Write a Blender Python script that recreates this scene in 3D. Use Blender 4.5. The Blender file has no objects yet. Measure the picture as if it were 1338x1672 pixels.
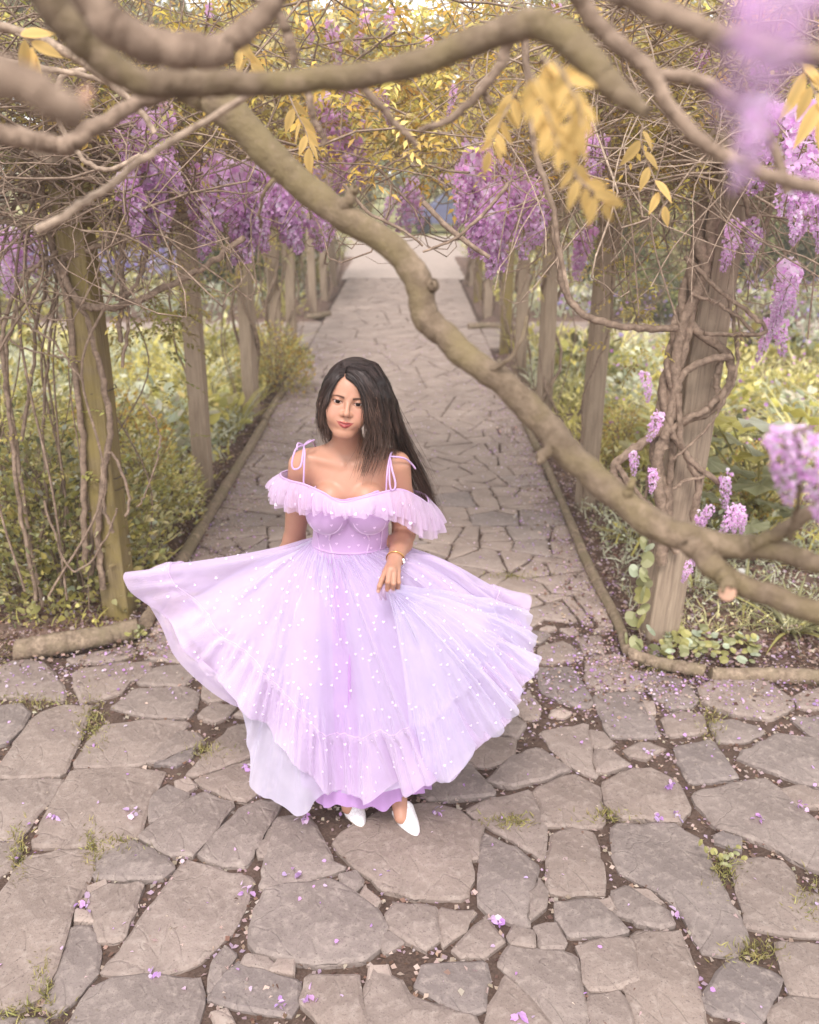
import bpy, math, random
import numpy as np
from mathutils import Vector, Matrix

SC = bpy.context.scene
COL = SC.collection
R = math.radians
rng = np.random.default_rng(7)
random.seed(7)

# ------------------------------------------------------------------ camera, sky, sun, exposure
CAM_H, PITCH, FPX = 2.2, R(20.1), 1530.0
cam_d = bpy.data.cameras.new('camera')
cam = bpy.data.objects.new('camera', cam_d)
COL.objects.link(cam)
cam.location = (0, 0, CAM_H)
cam.rotation_euler = (R(90) - PITCH, 0, 0)
cam_d.sensor_fit = 'VERTICAL'
cam_d.sensor_height = 36
cam_d.sensor_width = 36
cam_d.lens = FPX / 1672 * 36
cam_d.clip_start = 0.05
cam_d.clip_end = 800
cam_d.dof.use_dof = True
cam_d.dof.focus_distance = 2.84
cam_d.dof.aperture_fstop = 2.8
SC.camera = cam

SUN_EL, SUN_AZ = R(54), R(188)          # azimuth measured clockwise from +Y
W = bpy.data.worlds.new('World')
SC.world = W
W.use_nodes = True
nt = W.node_tree
nt.nodes.clear()
sky = nt.nodes.new('ShaderNodeTexSky')
sky.sky_type = 'NISHITA'
sky.sun_disc = False
sky.sun_elevation = SUN_EL
sky.sun_rotation = SUN_AZ
sky.air_density = 1.0
sky.dust_density = 0.6
sat = nt.nodes.new('ShaderNodeHueSaturation')
sat.inputs['Saturation'].default_value = 0.12      # a bright veil of cloud: the blue is washed out
bg = nt.nodes.new('ShaderNodeBackground')
bg.inputs['Strength'].default_value = 0.15
wo = nt.nodes.new('ShaderNodeOutputWorld')
nt.links.new(sky.outputs[0], sat.inputs['Color'])
nt.links.new(sat.outputs[0], bg.inputs['Color'])
nt.links.new(bg.outputs[0], wo.inputs['Surface'])

sl = bpy.data.lights.new('sun', 'SUN')
sl.energy = 1.2
sl.angle = R(14)
sl.color = (1.0, 0.955, 0.93)
so = bpy.data.objects.new('sun', sl)
COL.objects.link(so)
sd = Vector((math.sin(SUN_AZ) * math.cos(SUN_EL), math.cos(SUN_AZ) * math.cos(SUN_EL), math.sin(SUN_EL)))
so.rotation_euler = sd.to_track_quat('Z', 'Y').to_euler()

SC.view_settings.view_transform = 'Standard'
SC.view_settings.look = 'None'
SC.view_settings.gamma = 1
SC.view_settings.use_curve_mapping = False
SC.view_settings.exposure = 1.52

# ------------------------------------------------------------------ photo pixel -> place
_fw = np.array([0, math.cos(PITCH), -math.sin(PITCH)])
_up = np.array([0, math.sin(PITCH), math.cos(PITCH)])
_cam = np.array([0, 0, CAM_H])

def ray(px, py):
    return np.array([1., 0, 0]) * (px - 669) / FPX + _fw - _up * (py - 836) / FPX

def PG(px, py, z=0.0):                      # on the plane of height z
    d = ray(px, py)
    return _cam + d * ((z - CAM_H) / d[2])

def PY(px, py, Y):                          # at distance Y along the path
    d = ray(px, py)
    return _cam + d * (Y / d[1])

def PD(px, py, dist):                       # at a distance from the lens
    d = ray(px, py)
    return _cam + d / np.linalg.norm(d) * dist

# ------------------------------------------------------------------ objects and tags
def tag(o, label=None, cat=None, group=None, kind=None):
    if label: o['label'] = label
    if cat: o['category'] = cat
    if group: o['group'] = group
    if kind: o['kind'] = kind
    return o

def empty(name, loc=(0, 0, 0)):
    o = bpy.data.objects.new(name, None)
    o.location = loc
    COL.objects.link(o)
    return o

def mesh_np(name, parts, smooth=True):
    """parts: list of (V, F[, colour]) with F an int array M x k; one mesh."""
    vs, starts, totals, idx, cols = [], [], [], [], []
    off = 0; loops = 0; anycol = any(len(p) > 2 and p[2] is not None for p in parts)
    for p in parts:
        V, F = np.asarray(p[0], dtype=np.float32), np.asarray(p[1], dtype=np.int32)
        if len(V) == 0 or len(F) == 0: continue
        vs.append(V); k = F.shape[1]
        idx.append((F + off).ravel())
        starts.append(loops + np.arange(len(F)) * k)
        totals.append(np.full(len(F), k))
        loops += F.size
        off += len(V)
        if anycol:
            c = p[2] if len(p) > 2 and p[2] is not None else (0.5, 0.5, 0.5)
            c = np.asarray(c, dtype=np.float32)
            if c.ndim == 1: c = np.tile(c, (len(V), 1))
            cols.append(c)
    me = bpy.data.meshes.new(name)
    if not vs: return me
    V = np.concatenate(vs); I = np.concatenate(idx)
    me.vertices.add(len(V)); me.vertices.foreach_set('co', V.ravel())
    S = np.concatenate(starts).astype(np.int32); T = np.concatenate(totals).astype(np.int32)
    me.loops.add(len(I)); me.loops.foreach_set('vertex_index', I.astype(np.int32))
    me.polygons.add(len(S)); me.polygons.foreach_set('loop_start', S)
    me.polygons.foreach_set('use_smooth', np.full(len(S), smooth))
    if anycol:
        at = me.color_attributes.new('Col', 'FLOAT_COLOR', 'POINT')
        c = np.concatenate(cols)
        c = np.concatenate([c, np.ones((len(c), 1), np.float32)], 1)
        at.data.foreach_set('color', c.astype(np.float32).ravel())
    me.update(calc_edges=True)
    return me

def obj(name, me, mat=None, parent=None, loc=None, rot=None, scale=None):
    o = bpy.data.objects.new(name, me)
    COL.objects.link(o)
    if mat is not None and not me.materials: me.materials.append(mat)
    if parent is not None: o.parent = parent
    if loc is not None: o.location = loc
    if rot is not None: o.rotation_euler = rot
    if scale is not None: o.scale = scale if hasattr(scale, '__len__') else (scale,) * 3
    return o

def nrm(v):
    v = np.asarray(v, dtype=float)
    return v / np.maximum(np.linalg.norm(v, axis=-1, keepdims=True), 1e-9)

def spline(P, n, closed=False):
    """Catmull-Rom through the rows of P, n samples."""
    P = np.asarray(P, dtype=float)
    if len(P) == 2 and not closed:
        return P[0] + (P[1] - P[0]) * np.linspace(0, 1, n)[:, None]
    if closed:
        Q = np.vstack([P[-1:], P, P[:2]]); m = len(P)
        t = np.linspace(0, m, n, endpoint=False)
    else:
        Q = np.vstack([2 * P[0] - P[1], P, 2 * P[-1] - P[-2]]); m = len(P) - 1
        t = np.linspace(0, m, n)
    i = np.minimum(t.astype(int), m - 1); u = (t - i)[:, None]
    a, b, c, d = Q[i], Q[i + 1], Q[i + 2], Q[i + 3]
    return .5 * (2 * b + (c - a) * u + (2 * a - 5 * b + 4 * c - d) * u ** 2 + (3 * b - a - 3 * c + d) * u ** 3)

def tube(P, r, k=6, cap=True, lump=0.0):
    P = np.asarray(P, dtype=float); n = len(P)
    r = np.broadcast_to(np.asarray(r, dtype=float), (n,))
    T = nrm(np.gradient(P, axis=0))
    a = np.array([0, 0, 1.]) if abs(T[0][2]) < .9 else np.array([1., 0, 0])
    N = np.zeros((n, 3)); v = nrm(np.cross(T[0], a)); N[0] = v
    for i in range(1, n):
        v = v - T[i] * np.dot(v, T[i]); l = np.linalg.norm(v)
        v = v / l if l > 1e-6 else N[i - 1]
        N[i] = v
    B = np.cross(T, N)
    ang = np.arange(k) * 2 * math.pi / k
    rr = r[:, None] * np.ones((1, k))
    if lump: rr = rr * (1 + lump * rng.normal(size=(n, k)).clip(-1.5, 1.5))
    V = P[:, None, :] + rr[..., None] * (np.cos(ang)[None, :, None] * N[:, None, :] + np.sin(ang)[None, :, None] * B[:, None, :])
    V = V.reshape(-1, 3)
    i = np.arange(n - 1)[:, None] * k; j = np.arange(k)[None, :]; j2 = (j + 1) % k
    F = np.stack([i + j, i + j2, i + k + j2, i + k + j], -1).reshape(-1, 4)
    if cap:
        V = np.vstack([V, P[:1], P[-1:]])
        c0, c1 = n * k, n * k + 1
        q0 = np.array([[c0, (m + 1) % k, m, m] for m in range(k)])
        q1 = np.array([[c1, (n - 1) * k + m, (n - 1) * k + (m + 1) % k, (n - 1) * k + (m + 1) % k] for m in range(k)])
        return V, F, q0[:, :3], q1[:, :3]
    return V, F, None, None

class MB:
    """collects shapes for ONE mesh"""
    def __init__(s): s.p = []
    def add(s, V, F, c=None): s.p.append((V, F, c)); return s
    def tube(s, P, r, k=6, cap=True, lump=0.0, c=None):
        V, F, a, b = tube(P, r, k, cap, lump)
        if a is None: s.p.append((V, F, c))
        else:
            s.p.append((V, F, c)); s.p.append((V, np.vstack([a, b]), c))
        return s
    def box(s, c, h, rotz=0.0, bevel=0.0, col=None):
        x, y, z = h
        if bevel:
            b = bevel
            ring = [(-x + b, -y), (x - b, -y), (x, -y + b), (x, y - b), (x - b, y), (-x + b, y), (-x, y - b), (-x, -y + b)]
        else: ring = [(-x, -y), (x, -y), (x, y), (-x, y)]
        n = len(ring); ca, sa = math.cos(rotz), math.sin(rotz)
        V = [(c[0] + u * ca - v * sa, c[1] + u * sa + v * ca, c[2] + w) for w in (-z, z) for u, v in ring]
        F = [(i, (i + 1) % n, n + (i + 1) % n, n + i) for i in range(n)]
        s.p.append((V, F, col))
        s.p.append((V, [list(range(n, 2 * n))], col)); s.p.append((V, [list(range(n))[::-1]], col))
        return s
    def build(s, name, mat, parent=None, smooth=True, **k):
        return obj(name, mesh_np(name, s.p, smooth), mat, parent, **k)
    def mesh(s, name, mat=None, smooth=True):
        me = mesh_np(name, s.p, smooth)
        if mat: me.materials.append(mat)
        return me

# leaves: templates as (x across, y along, z up), unit length; quads
LEAF = (np.array([[0, 0, 0], [.5, .28, .10], [.42, .68, .06], [0, 1, -.12], [-.42, .68, .06], [-.5, .28, .10]]), np.array([[0, 1, 2, 3], [0, 3, 4, 5]]))
DIAM = (np.array([[0, 0, 0], [.5, .45, .08], [0, 1, -.08], [-.5, .45, .08]]), np.array([[0, 1, 2, 3]]))
BLADE = (np.array([[-.5, 0, 0], [.5, 0, 0], [.42, .45, .0], [-.42, .45, .0], [.06, 1, -.35], [-.06, 1, -.35]]), np.array([[0, 1, 2, 3], [3, 2, 4, 5]]))

def scatter(P, D, U, L, Wd, tmpl=LEAF):
    """leaves at P along D, upper side U, length L and width Wd (arrays)."""
    T, F = tmpl
    n = len(P); D = nrm(D); X = nrm(np.cross(D, U)); Z = np.cross(X, D)
    L = np.broadcast_to(np.asarray(L, float), (n,)); Wd = np.broadcast_to(np.asarray(Wd, float), (n,))
    V = (P[:, None, :] + X[:, None, :] * (T[None, :, 0:1] * Wd[:, None, None]) + D[:, None, :] * (T[None, :, 1:2] * L[:, None, None])
         + Z[:, None, :] * (T[None, :, 2:3] * L[:, None, None]))
    k = len(T)
    FF = (np.arange(n) * k)[:, None, None] + F[None]
    return V.reshape(-1, 3), FF.reshape(-1, F.shape[1]), k

def pal(n, cols, jit=.12, wts=None):
    c = np.array(cols)[rng.choice(len(cols), n, p=wts)]
    return np.clip(c * (1 + jit * rng.normal(size=(n, 1))) * (1 + .3 * jit * rng.normal(size=(n, 3))), .01, 1)

def leaves_part(P, D, U, L, Wd, cols, tmpl=LEAF, jit=.14):
    V, F, k = scatter(P, D, U, L, Wd, tmpl)
    c = np.repeat(pal(len(P), cols, jit), k, 0)
    return (V, F, c)

def rdir(n, zmin=-1., zmax=1.):
    a = rng.uniform(0, 2 * math.pi, n); z = rng.uniform(zmin, zmax, n); r = np.sqrt(np.maximum(0, 1 - z * z))
    return np.stack([r * np.cos(a), r * np.sin(a), z], -1)

# ------------------------------------------------------------------ materials
def srgb(r, g, b):
    f = lambda c: ((c / 255 + .055) / 1.055) ** 2.4 if c > 10 else c / 255 / 12.92
    return (f(r), f(g), f(b))

class NT:
    def __init__(s, name):
        s.m = bpy.data.materials.new(name); s.m.use_nodes = True
        s.t = s.m.node_tree; s.t.nodes.clear()
        s.out = s.t.nodes.new('ShaderNodeOutputMaterial')
    def n(s, typ, **kw):
        nd = s.t.nodes.new(typ)
        for k, v in kw.items():
            if k in nd.inputs: nd.inputs[k].default_value = v
            else: setattr(nd, k, v)
        return nd
    def l(s, a, b): s.t.links.new(a, b)
    def noise(s, scale, detail=4, rough=.6, vec=None, dist=0.0):
        nd = s.n('ShaderNodeTexNoise'); nd.inputs['Scale'].default_value = scale; nd.inputs['Detail'].default_value = detail
        nd.inputs['Roughness'].default_value = rough; nd.inputs['Distortion'].default_value = dist
        if vec is not None: s.l(vec, nd.inputs['Vector'])
        return nd
    def ramp(s, fac, stops):
        nd = s.n('ShaderNodeValToRGB'); cr = nd.color_ramp
        while len(cr.elements) < len(stops): cr.elements.new(.5)
        for e, (p, c) in zip(cr.elements, stops): e.position = p; e.color = (*c, 1) if len(c) == 3 else c
        s.l(fac, nd.inputs[0]); return nd
    def mix(s, fac, a, b, blend='MIX'):
        nd = s.n('ShaderNodeMix'); nd.data_type = 'RGBA'; nd.blend_type = blend
        for k, v in ((0, fac), (6, a), (7, b)):
            if hasattr(v, 'is_linked') or hasattr(v, 'links'): s.l(v, nd.inputs[k])
            elif isinstance(v, (int, float)): nd.inputs[k].default_value = v
            else: nd.inputs[k].default_value = (*v, 1)
        return nd.outputs[2]
    def bump(s, h, strength=.4, dist=.01):
        nd = s.n('ShaderNodeBump'); nd.inputs['Strength'].default_value = strength; nd.inputs['Distance'].default_value = dist
        s.l(h, nd.inputs['Height']); return nd.outputs[0]
    def bsdf(s, col, rough=.8, normal=None, **kw):
        b = s.n('ShaderNodeBsdfPrincipled'); b.inputs['Roughness'].default_value = rough
        b.inputs['Specular IOR Level'].default_value = kw.pop('spec', .3)
        for k, v in kw.items(): b.inputs[k].default_value = v
        if hasattr(col, 'links'): s.l(col, b.inputs['Base Color'])
        else: b.inputs['Base Color'].default_value = (*col, 1)
        if normal is not None: s.l(normal, b.inputs['Normal'])
        return b
    def done(s, b): s.l(b.outputs[0], s.out.inputs[0]); return s.m

def mat_leaf(name, transl=.4, vary=.25):
    t = NT(name); a = t.n('ShaderNodeAttribute'); a.attribute_name = 'Col'
    oi = t.n('ShaderNodeObjectInfo')
    hs = t.n('ShaderNodeHueSaturation')
    mr = t.n('ShaderNodeMapRange'); mr.inputs[3].default_value = 1 - vary; mr.inputs[4].default_value = 1 + vary
    t.l(oi.outputs['Random'], mr.inputs[0]); t.l(mr.outputs[0], hs.inputs['Value']); t.l(a.outputs['Color'], hs.inputs['Color'])
    d = t.bsdf(hs.outputs[0], .55, spec=.25)
    tr = t.n('ShaderNodeBsdfTranslucent'); t.l(hs.outputs[0], tr.inputs[0])
    mx = t.n('ShaderNodeMixShader'); mx.inputs[0].default_value = transl
    t.l(d.outputs[0], mx.inputs[1]); t.l(tr.outputs[0], mx.inputs[2])
    return t.done(mx)

def mat_bark(name, c1, c2, scale=30, bump=.6, moss=None):
    t = NT(name); tc = t.n('ShaderNodeTexCoord'); v = tc.outputs['Object']
    n1 = t.noise(scale, 6, .65, v); n2 = t.noise(scale * .18, 4, .6, v)
    col = t.ramp(n1.outputs[0], [(.3, c1), (.7, c2)]).outputs[0]
    if moss:
        f = t.ramp(n2.outputs[0], [(.42, (0, 0, 0)), (.62, (1, 1, 1))]).outputs[0]
        col = t.mix(f, col, moss)
    n4 = t.noise(scale * .35, 5, .7, v)
    lc = t.ramp(n4.outputs[0], [(.56, (0, 0, 0)), (.66, (.6, .6, .6))]).outputs[0]
    col = t.mix(lc, col, tuple(min(1, c * 1.35) for c in c2))
    n3 = t.noise(scale * 2.2, 5, .7, v)
    sp = t.ramp(n3.outputs[0], [(.62, (0, 0, 0)), (.72, (.55, .55, .55))]).outputs[0]
    col = t.mix(sp, col, tuple(min(1, c * 1.7) for c in c2))
    return t.done(t.bsdf(col, .85, t.bump(n1.outputs[0], bump, .010), spec=.2))

def mat_wood(name, c1, c2, moss=None, mossz=None):
    """weathered sawn timber: grain runs along z"""
    t = NT(name); tc = t.n('ShaderNodeTexCoord')
    mp = t.n('ShaderNodeMapping'); mp.inputs['Scale'].default_value = (1, 1, .06); t.l(tc.outputs['Object'], mp.inputs[0])
    n1 = t.noise(70, 6, .7, mp.outputs[0], .6); n2 = t.noise(5, 5, .65, tc.outputs['Object']); n3 = t.noise(60, 3, .6, tc.outputs['Object'])
    col = t.ramp(n1.outputs[0], [(.28, c1), (.72, c2)]).outputs[0]
    if moss:
        f = t.ramp(n2.outputs[0], [(.35, (0, 0, 0)), (.65, (.85, .85, .85))]).outputs[0]
        col = t.mix(f, col, moss)
    li = t.ramp(n3.outputs[0], [(.66, (0, 0, 0)), (.74, (.5, .5, .5))]).outputs[0]
    col = t.mix(li, col, tuple(min(1, c * 1.5) for c in c2))
    return t.done(t.bsdf(col, .85, t.bump(n1.outputs[0], .7, .004), spec=.2))

def mat_plain(name, col, rough=.6, bump=0, scale=60, **kw):
    t = NT(name); tc = t.n('ShaderNodeTexCoord'); n = t.noise(scale, 4, .6, tc.outputs['Object'])
    c = t.ramp(n.outputs[0], [(.3, tuple(x * .88 for x in col)), (.7, tuple(min(1, x * 1.1) for x in col))]).outputs[0]
    return t.done(t.bsdf(c, rough, t.bump(n.outputs[0], bump, .003) if bump else None, **kw))

def mat_vcol(name, rough=.6, **kw):
    t = NT(name); a = t.n('ShaderNodeAttribute'); a.attribute_name = 'Col'
    return t.done(t.bsdf(a.outputs['Color'], rough, **kw))

M = {}
M['leaf'] = mat_leaf('leaf')
M['petal'] = mat_leaf('petal', .5, .12)
M['bark'] = mat_bark('vine_bark', srgb(98, 80, 67), srgb(156, 134, 116), 40)
M['bark_branch'] = mat_bark('branch_bark', srgb(96, 80, 64), srgb(136, 117, 98), 45, .9, srgb(124, 108, 80))
M['bark_pale'] = mat_bark('pale_bark', srgb(120, 100, 85), srgb(180, 158, 138), 60, .4)
M['wood_mossy'] = mat_wood('mossy_timber', srgb(96, 80, 56), srgb(146, 128, 98), srgb(134, 118, 68))
M['wood_grey'] = mat_wood('weathered_timber', srgb(122, 104, 89), srgb(172, 152, 131))
M['log'] = mat_bark('log_bark', srgb(98, 82, 68), srgb(158, 138, 118), 34, .9, srgb(122, 108, 86))

def soil_mat(k=1.0):
    t = NT('soil'); tc = t.n('ShaderNodeTexCoord'); v = tc.outputs['Object']
    n1 = t.noise(14, 8, .7, v); n2 = t.noise(90, 5, .7, v)
    c = t.ramp(n1.outputs[0], [(p_, tuple(k * c_ for c_ in q_)) for p_, q_ in ((.3, srgb(72, 58, 51)), (.55, srgb(96, 78, 69)), (.75, srgb(124, 103, 92)))]).outputs[0]
    c2 = t.ramp(n2.outputs[0], [(.45, (0, 0, 0)), (.7, (.6, .6, .6))]).outputs[0]
    c = t.mix(c2, c, srgb(124, 104, 93))
    return t.done(t.bsdf(c, .95, t.bump(n2.outputs[0], .9, .012), spec=.1))
M['soil'] = soil_mat(); M['mulch'] = soil_mat(1.7)

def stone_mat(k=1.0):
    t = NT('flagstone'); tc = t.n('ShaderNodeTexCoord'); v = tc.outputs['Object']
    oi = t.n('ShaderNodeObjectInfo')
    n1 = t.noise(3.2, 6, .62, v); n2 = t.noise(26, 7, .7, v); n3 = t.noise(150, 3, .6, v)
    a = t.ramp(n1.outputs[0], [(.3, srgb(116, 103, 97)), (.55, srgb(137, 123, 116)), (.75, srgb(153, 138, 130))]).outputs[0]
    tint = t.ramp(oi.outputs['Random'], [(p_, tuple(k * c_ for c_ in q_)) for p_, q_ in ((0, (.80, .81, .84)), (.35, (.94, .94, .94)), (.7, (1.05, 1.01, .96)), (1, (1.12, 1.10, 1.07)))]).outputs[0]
    a = t.mix(1.0, a, tint, 'MULTIPLY')
    st = t.ramp(n2.outputs[0], [(.50, (0, 0, 0)), (.72, (.75, .75, .75))]).outputs[0]
    a = t.mix(st, a, srgb(166, 151, 141))
    dk = t.ramp(n3.outputs[0], [(.30, (.75, .75, .75)), (.42, (0, 0, 0))]).outputs[0]
    a = t.mix(dk, a, srgb(92, 78, 73))
    # riven lines across the face
    n5 = t.noise(2.4, 3, .5, v, 1.2)
    mm = t.n('ShaderNodeMath', operation='SUBTRACT'); mm.inputs[1].default_value = .5; t.l(n5.outputs[0], mm.inputs[0])
    ab = t.n('ShaderNodeMath', operation='ABSOLUTE'); t.l(mm.outputs[0], ab.inputs[0])
    cr = t.ramp(ab.outputs[0], [(0, (0, 0, 0)), (.012, (1, 1, 1))]).outputs[0]
    ad = t.n('ShaderNodeMath', operation='MULTIPLY_ADD'); ad.inputs[1].default_value = .35
    t.l(n2.outputs[0], ad.inputs[0]); t.l(n1.outputs[0], ad.inputs[2])
    ad2 = t.n('ShaderNodeMath', operation='MULTIPLY_ADD'); ad2.inputs[1].default_value = .16
    t.l(cr, ad2.inputs[0]); t.l(ad.outputs[0], ad2.inputs[2])
    return t.done(t.bsdf(a, .82, t.bump(ad2.outputs[0], .8, .018), spec=.22))
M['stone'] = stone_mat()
M['stone_lit'] = stone_mat(1.3)  # same stone; the brighter daylight up the path is put into its colour
# ================================================================== ground
g = MB().add(*(lambda n: ([(x, y, -.06) for y in np.linspace(-60, 300, n) for x in np.linspace(-180, 180, n)],
     [(j * n + i, j * n + i + 1, (j + 1) * n + i + 1, (j + 1) * n + i) for j in range(n - 1) for i in range(n - 1)]))(25))
tag(g.build('ground', M['soil']), kind='structure')

def lawn_mat():
    t = NT('lawn'); tc = t.n('ShaderNodeTexCoord'); n = t.noise(1.5, 8, .7, tc.outputs['Object'])
    c = t.ramp(n.outputs[0], [(.3, srgb(140, 132, 84)), (.7, srgb(188, 180, 124))]).outputs[0]
    return t.done(t.bsdf(c, .9, spec=.1))
M['lawn'] = lawn_mat()
tag(MB().add([(-60, 34, -.052), (60, 34, -.052), (60, 120, -.052), (-60, 120, -.052)], [(0, 1, 2, 3)]).build('lawn', M['lawn']), kind='structure')

def gravel_mat():
    t = NT('gravel_path'); tc = t.n('ShaderNodeTexCoord'); n = t.noise(8, 8, .75, tc.outputs['Object'])
    c = t.ramp(n.outputs[0], [(.3, srgb(158, 140, 130)), (.7, srgb(186, 169, 158))]).outputs[0]
    return t.done(t.bsdf(c, .9, spec=.15))
M['gravel'] = gravel_mat()
tag(MB().add([(-1.75, 20.6, -.02), (1.55, 20.6, -.02), (2.2, 26, -.02), (14, 29, -.02), (14, 34.5, -.02), (-14, 34.5, -.02), (-14, 29, -.02), (-2.4, 26, -.02)],
             [tuple(range(8))]).build('gravel_path', M['gravel']), kind='structure')

# ------------------------------------------------------------------ crazy paving
KL, KR = -1.33, 1.05                    # inner faces of the log edging along the path
pave = MB()
def sheet(x0, y0, x1, y1, z):
    nx, ny = max(2, int((x1 - x0) / .12)), max(2, int((y1 - y0) / .12))
    X, Y = np.meshgrid(np.linspace(x0, x1, nx), np.linspace(y0, y1, ny))
    Z = z + .0025 * rng.normal(size=X.shape).clip(-2, 2)
    V = np.stack([X, Y, Z], -1).reshape(-1, 3); i = np.arange(nx - 1); j = np.arange(ny - 1)[:, None]
    a = (j * nx + i).ravel()
    return V, np.stack([a, a + 1, a + nx + 1, a + nx], -1)
pave.add(*sheet(-5.5, -.6, 5.5, 4.02, -.020)); pave.add(*sheet(KL - .05, 4.02, KR + .05, 20.6, -.019))
pave.add(*sheet(-7, 12.3, KL - .05, 14.5, -.017)); pave.add(*sheet(KR + .05, 12.3, 7, 14.5, -.017))
pavement = tag(pave.build('pavement', M['soil']), kind='structure')

TL = [  # flagstones left of the dress: photo pixels from (0,1050), twice enlarged
 [(-70,105),(60,50),(145,62),(200,130),(215,180),(90,172),(-70,165)], [(240,88),(400,62),(495,60),(490,92),(410,125),(400,155),(262,188),(250,150)],
 [(450,120),(510,75),(620,62),(632,95),(600,130),(470,125)], [(372,205),(440,148),(600,140),(650,160),(640,200),(615,235),(480,232),(400,215)],
 [(220,50),(300,30),(430,5),(440,30),(390,50),(240,60)], [(455,10),(480,-30),(600,-40),(640,10),(640,50),(590,52),(480,42)],
 [(-80,215),(60,198),(95,225),(60,280),(20,320),(-80,345)], [(-20,425),(125,225),(200,200),(300,205),(275,260),(250,330),(205,425),(60,432)],
 [(240,398),(330,268),(470,248),(615,255),(560,310),(460,395),(360,402)], [(470,388),(590,282),(640,290),(668,322),(590,345),(510,383)],
 [(505,395),(600,352),(632,342),(625,365),(580,392)], [(650,232),(690,192),(770,200),(735,240),(690,250)],
 [(665,170),(668,110),(720,160),(745,178),(690,186)], [(610,428),(690,340),(760,268),(830,255),(840,355),(700,405),(640,425)],
 [(635,440),(845,370),(850,470),(800,510),(740,490),(680,470)], [(-90,440),(200,442),(190,480),(110,560),(60,630),(-90,635)],
 [(105,655),(175,510),(240,412),(400,405),(545,412),(500,490),(450,620),(330,640),(200,660)], [(497,580),(500,500),(540,460),(615,490),(560,540),(520,575)],
 [(455,625),(560,540),(660,485),(765,520),(700,600),(630,685),(560,680),(490,645)], [(650,690),(700,630),(800,530),(860,512),(915,518),(880,580),(835,660),(800,720),(720,720)],
 [(850,795),(870,700),(905,570),(1000,545),(1040,620),(1080,700),(1130,725),(1000,770),(900,790)],
 [(815,980),(840,880),(870,800),(1080,770),(1150,810),(1230,870),(1260,915),(1235,990),(1190,1025),(1050,1040),(900,1020),(850,1000)],
 [(-80,645),(55,645),(62,680),(30,730),(-80,800)], [(-60,1185),(-60,900),(90,690),(200,672),(305,675),(300,750),(240,850),(210,950),(180,1050),(125,1150),(60,1185)],
 [(308,757),(322,690),(430,640),(500,680),(565,730),(520,760),(420,765)], [(285,820),(340,795),(465,785),(440,860),(400,960),(365,970),(330,965),(310,890)],
 [(135,1185),(190,1080),(240,915),(300,925),(322,960),(318,1060),(240,1150),(175,1200)],
 [(330,1070),(400,990),(500,850),(610,700),(700,730),(825,765),(800,850),(745,950),(650,1030),(560,1062),(450,1070)],
 [(180,1300),(310,1110),(440,1085),(650,1095),(655,1150),(630,1300)], [(-60,1320),(-60,1215),(150,1220),(160,1300)],
 [(680,1150),(720,1080),(770,1040),(850,1060),(975,1100),(970,1160),(950,1205),(800,1180)],
 [(990,1170),(1010,1085),(1090,1090),(1170,1085),(1175,1150),(1185,1290),(1080,1290),(1040,1210)],
 [(1240,958),(1268,940),(1318,968),(1262,1005)], [(1205,1050),(1270,1048),(1278,1082),(1212,1085)], [(690,1135),(695,1035),(740,985),(765,1010),(718,1075)],
 [(800,1012),(880,1032),(895,1045),(880,1058),(790,1032)], [(905,1035),(960,1040),(955,1075),(895,1060)], [(1112,745),(1160,740),(1180,775),(1165,800),(1120,785)],
 [(1190,790),(1235,840),(1230,860),(1180,825)], [(845,680),(868,640),(885,600),(905,590),(880,690),(850,690)], [(575,445),(610,440),(640,465),(610,480),(580,470)],
 [(250,870),(290,870),(300,905),(250,900)], [(690,1195),(740,1190),(760,1225),(700,1235)], [(320,690),(318,655),(370,648),(400,652),(330,688)], [(290,790),(345,770),(350,785),(300,810)],
]
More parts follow.
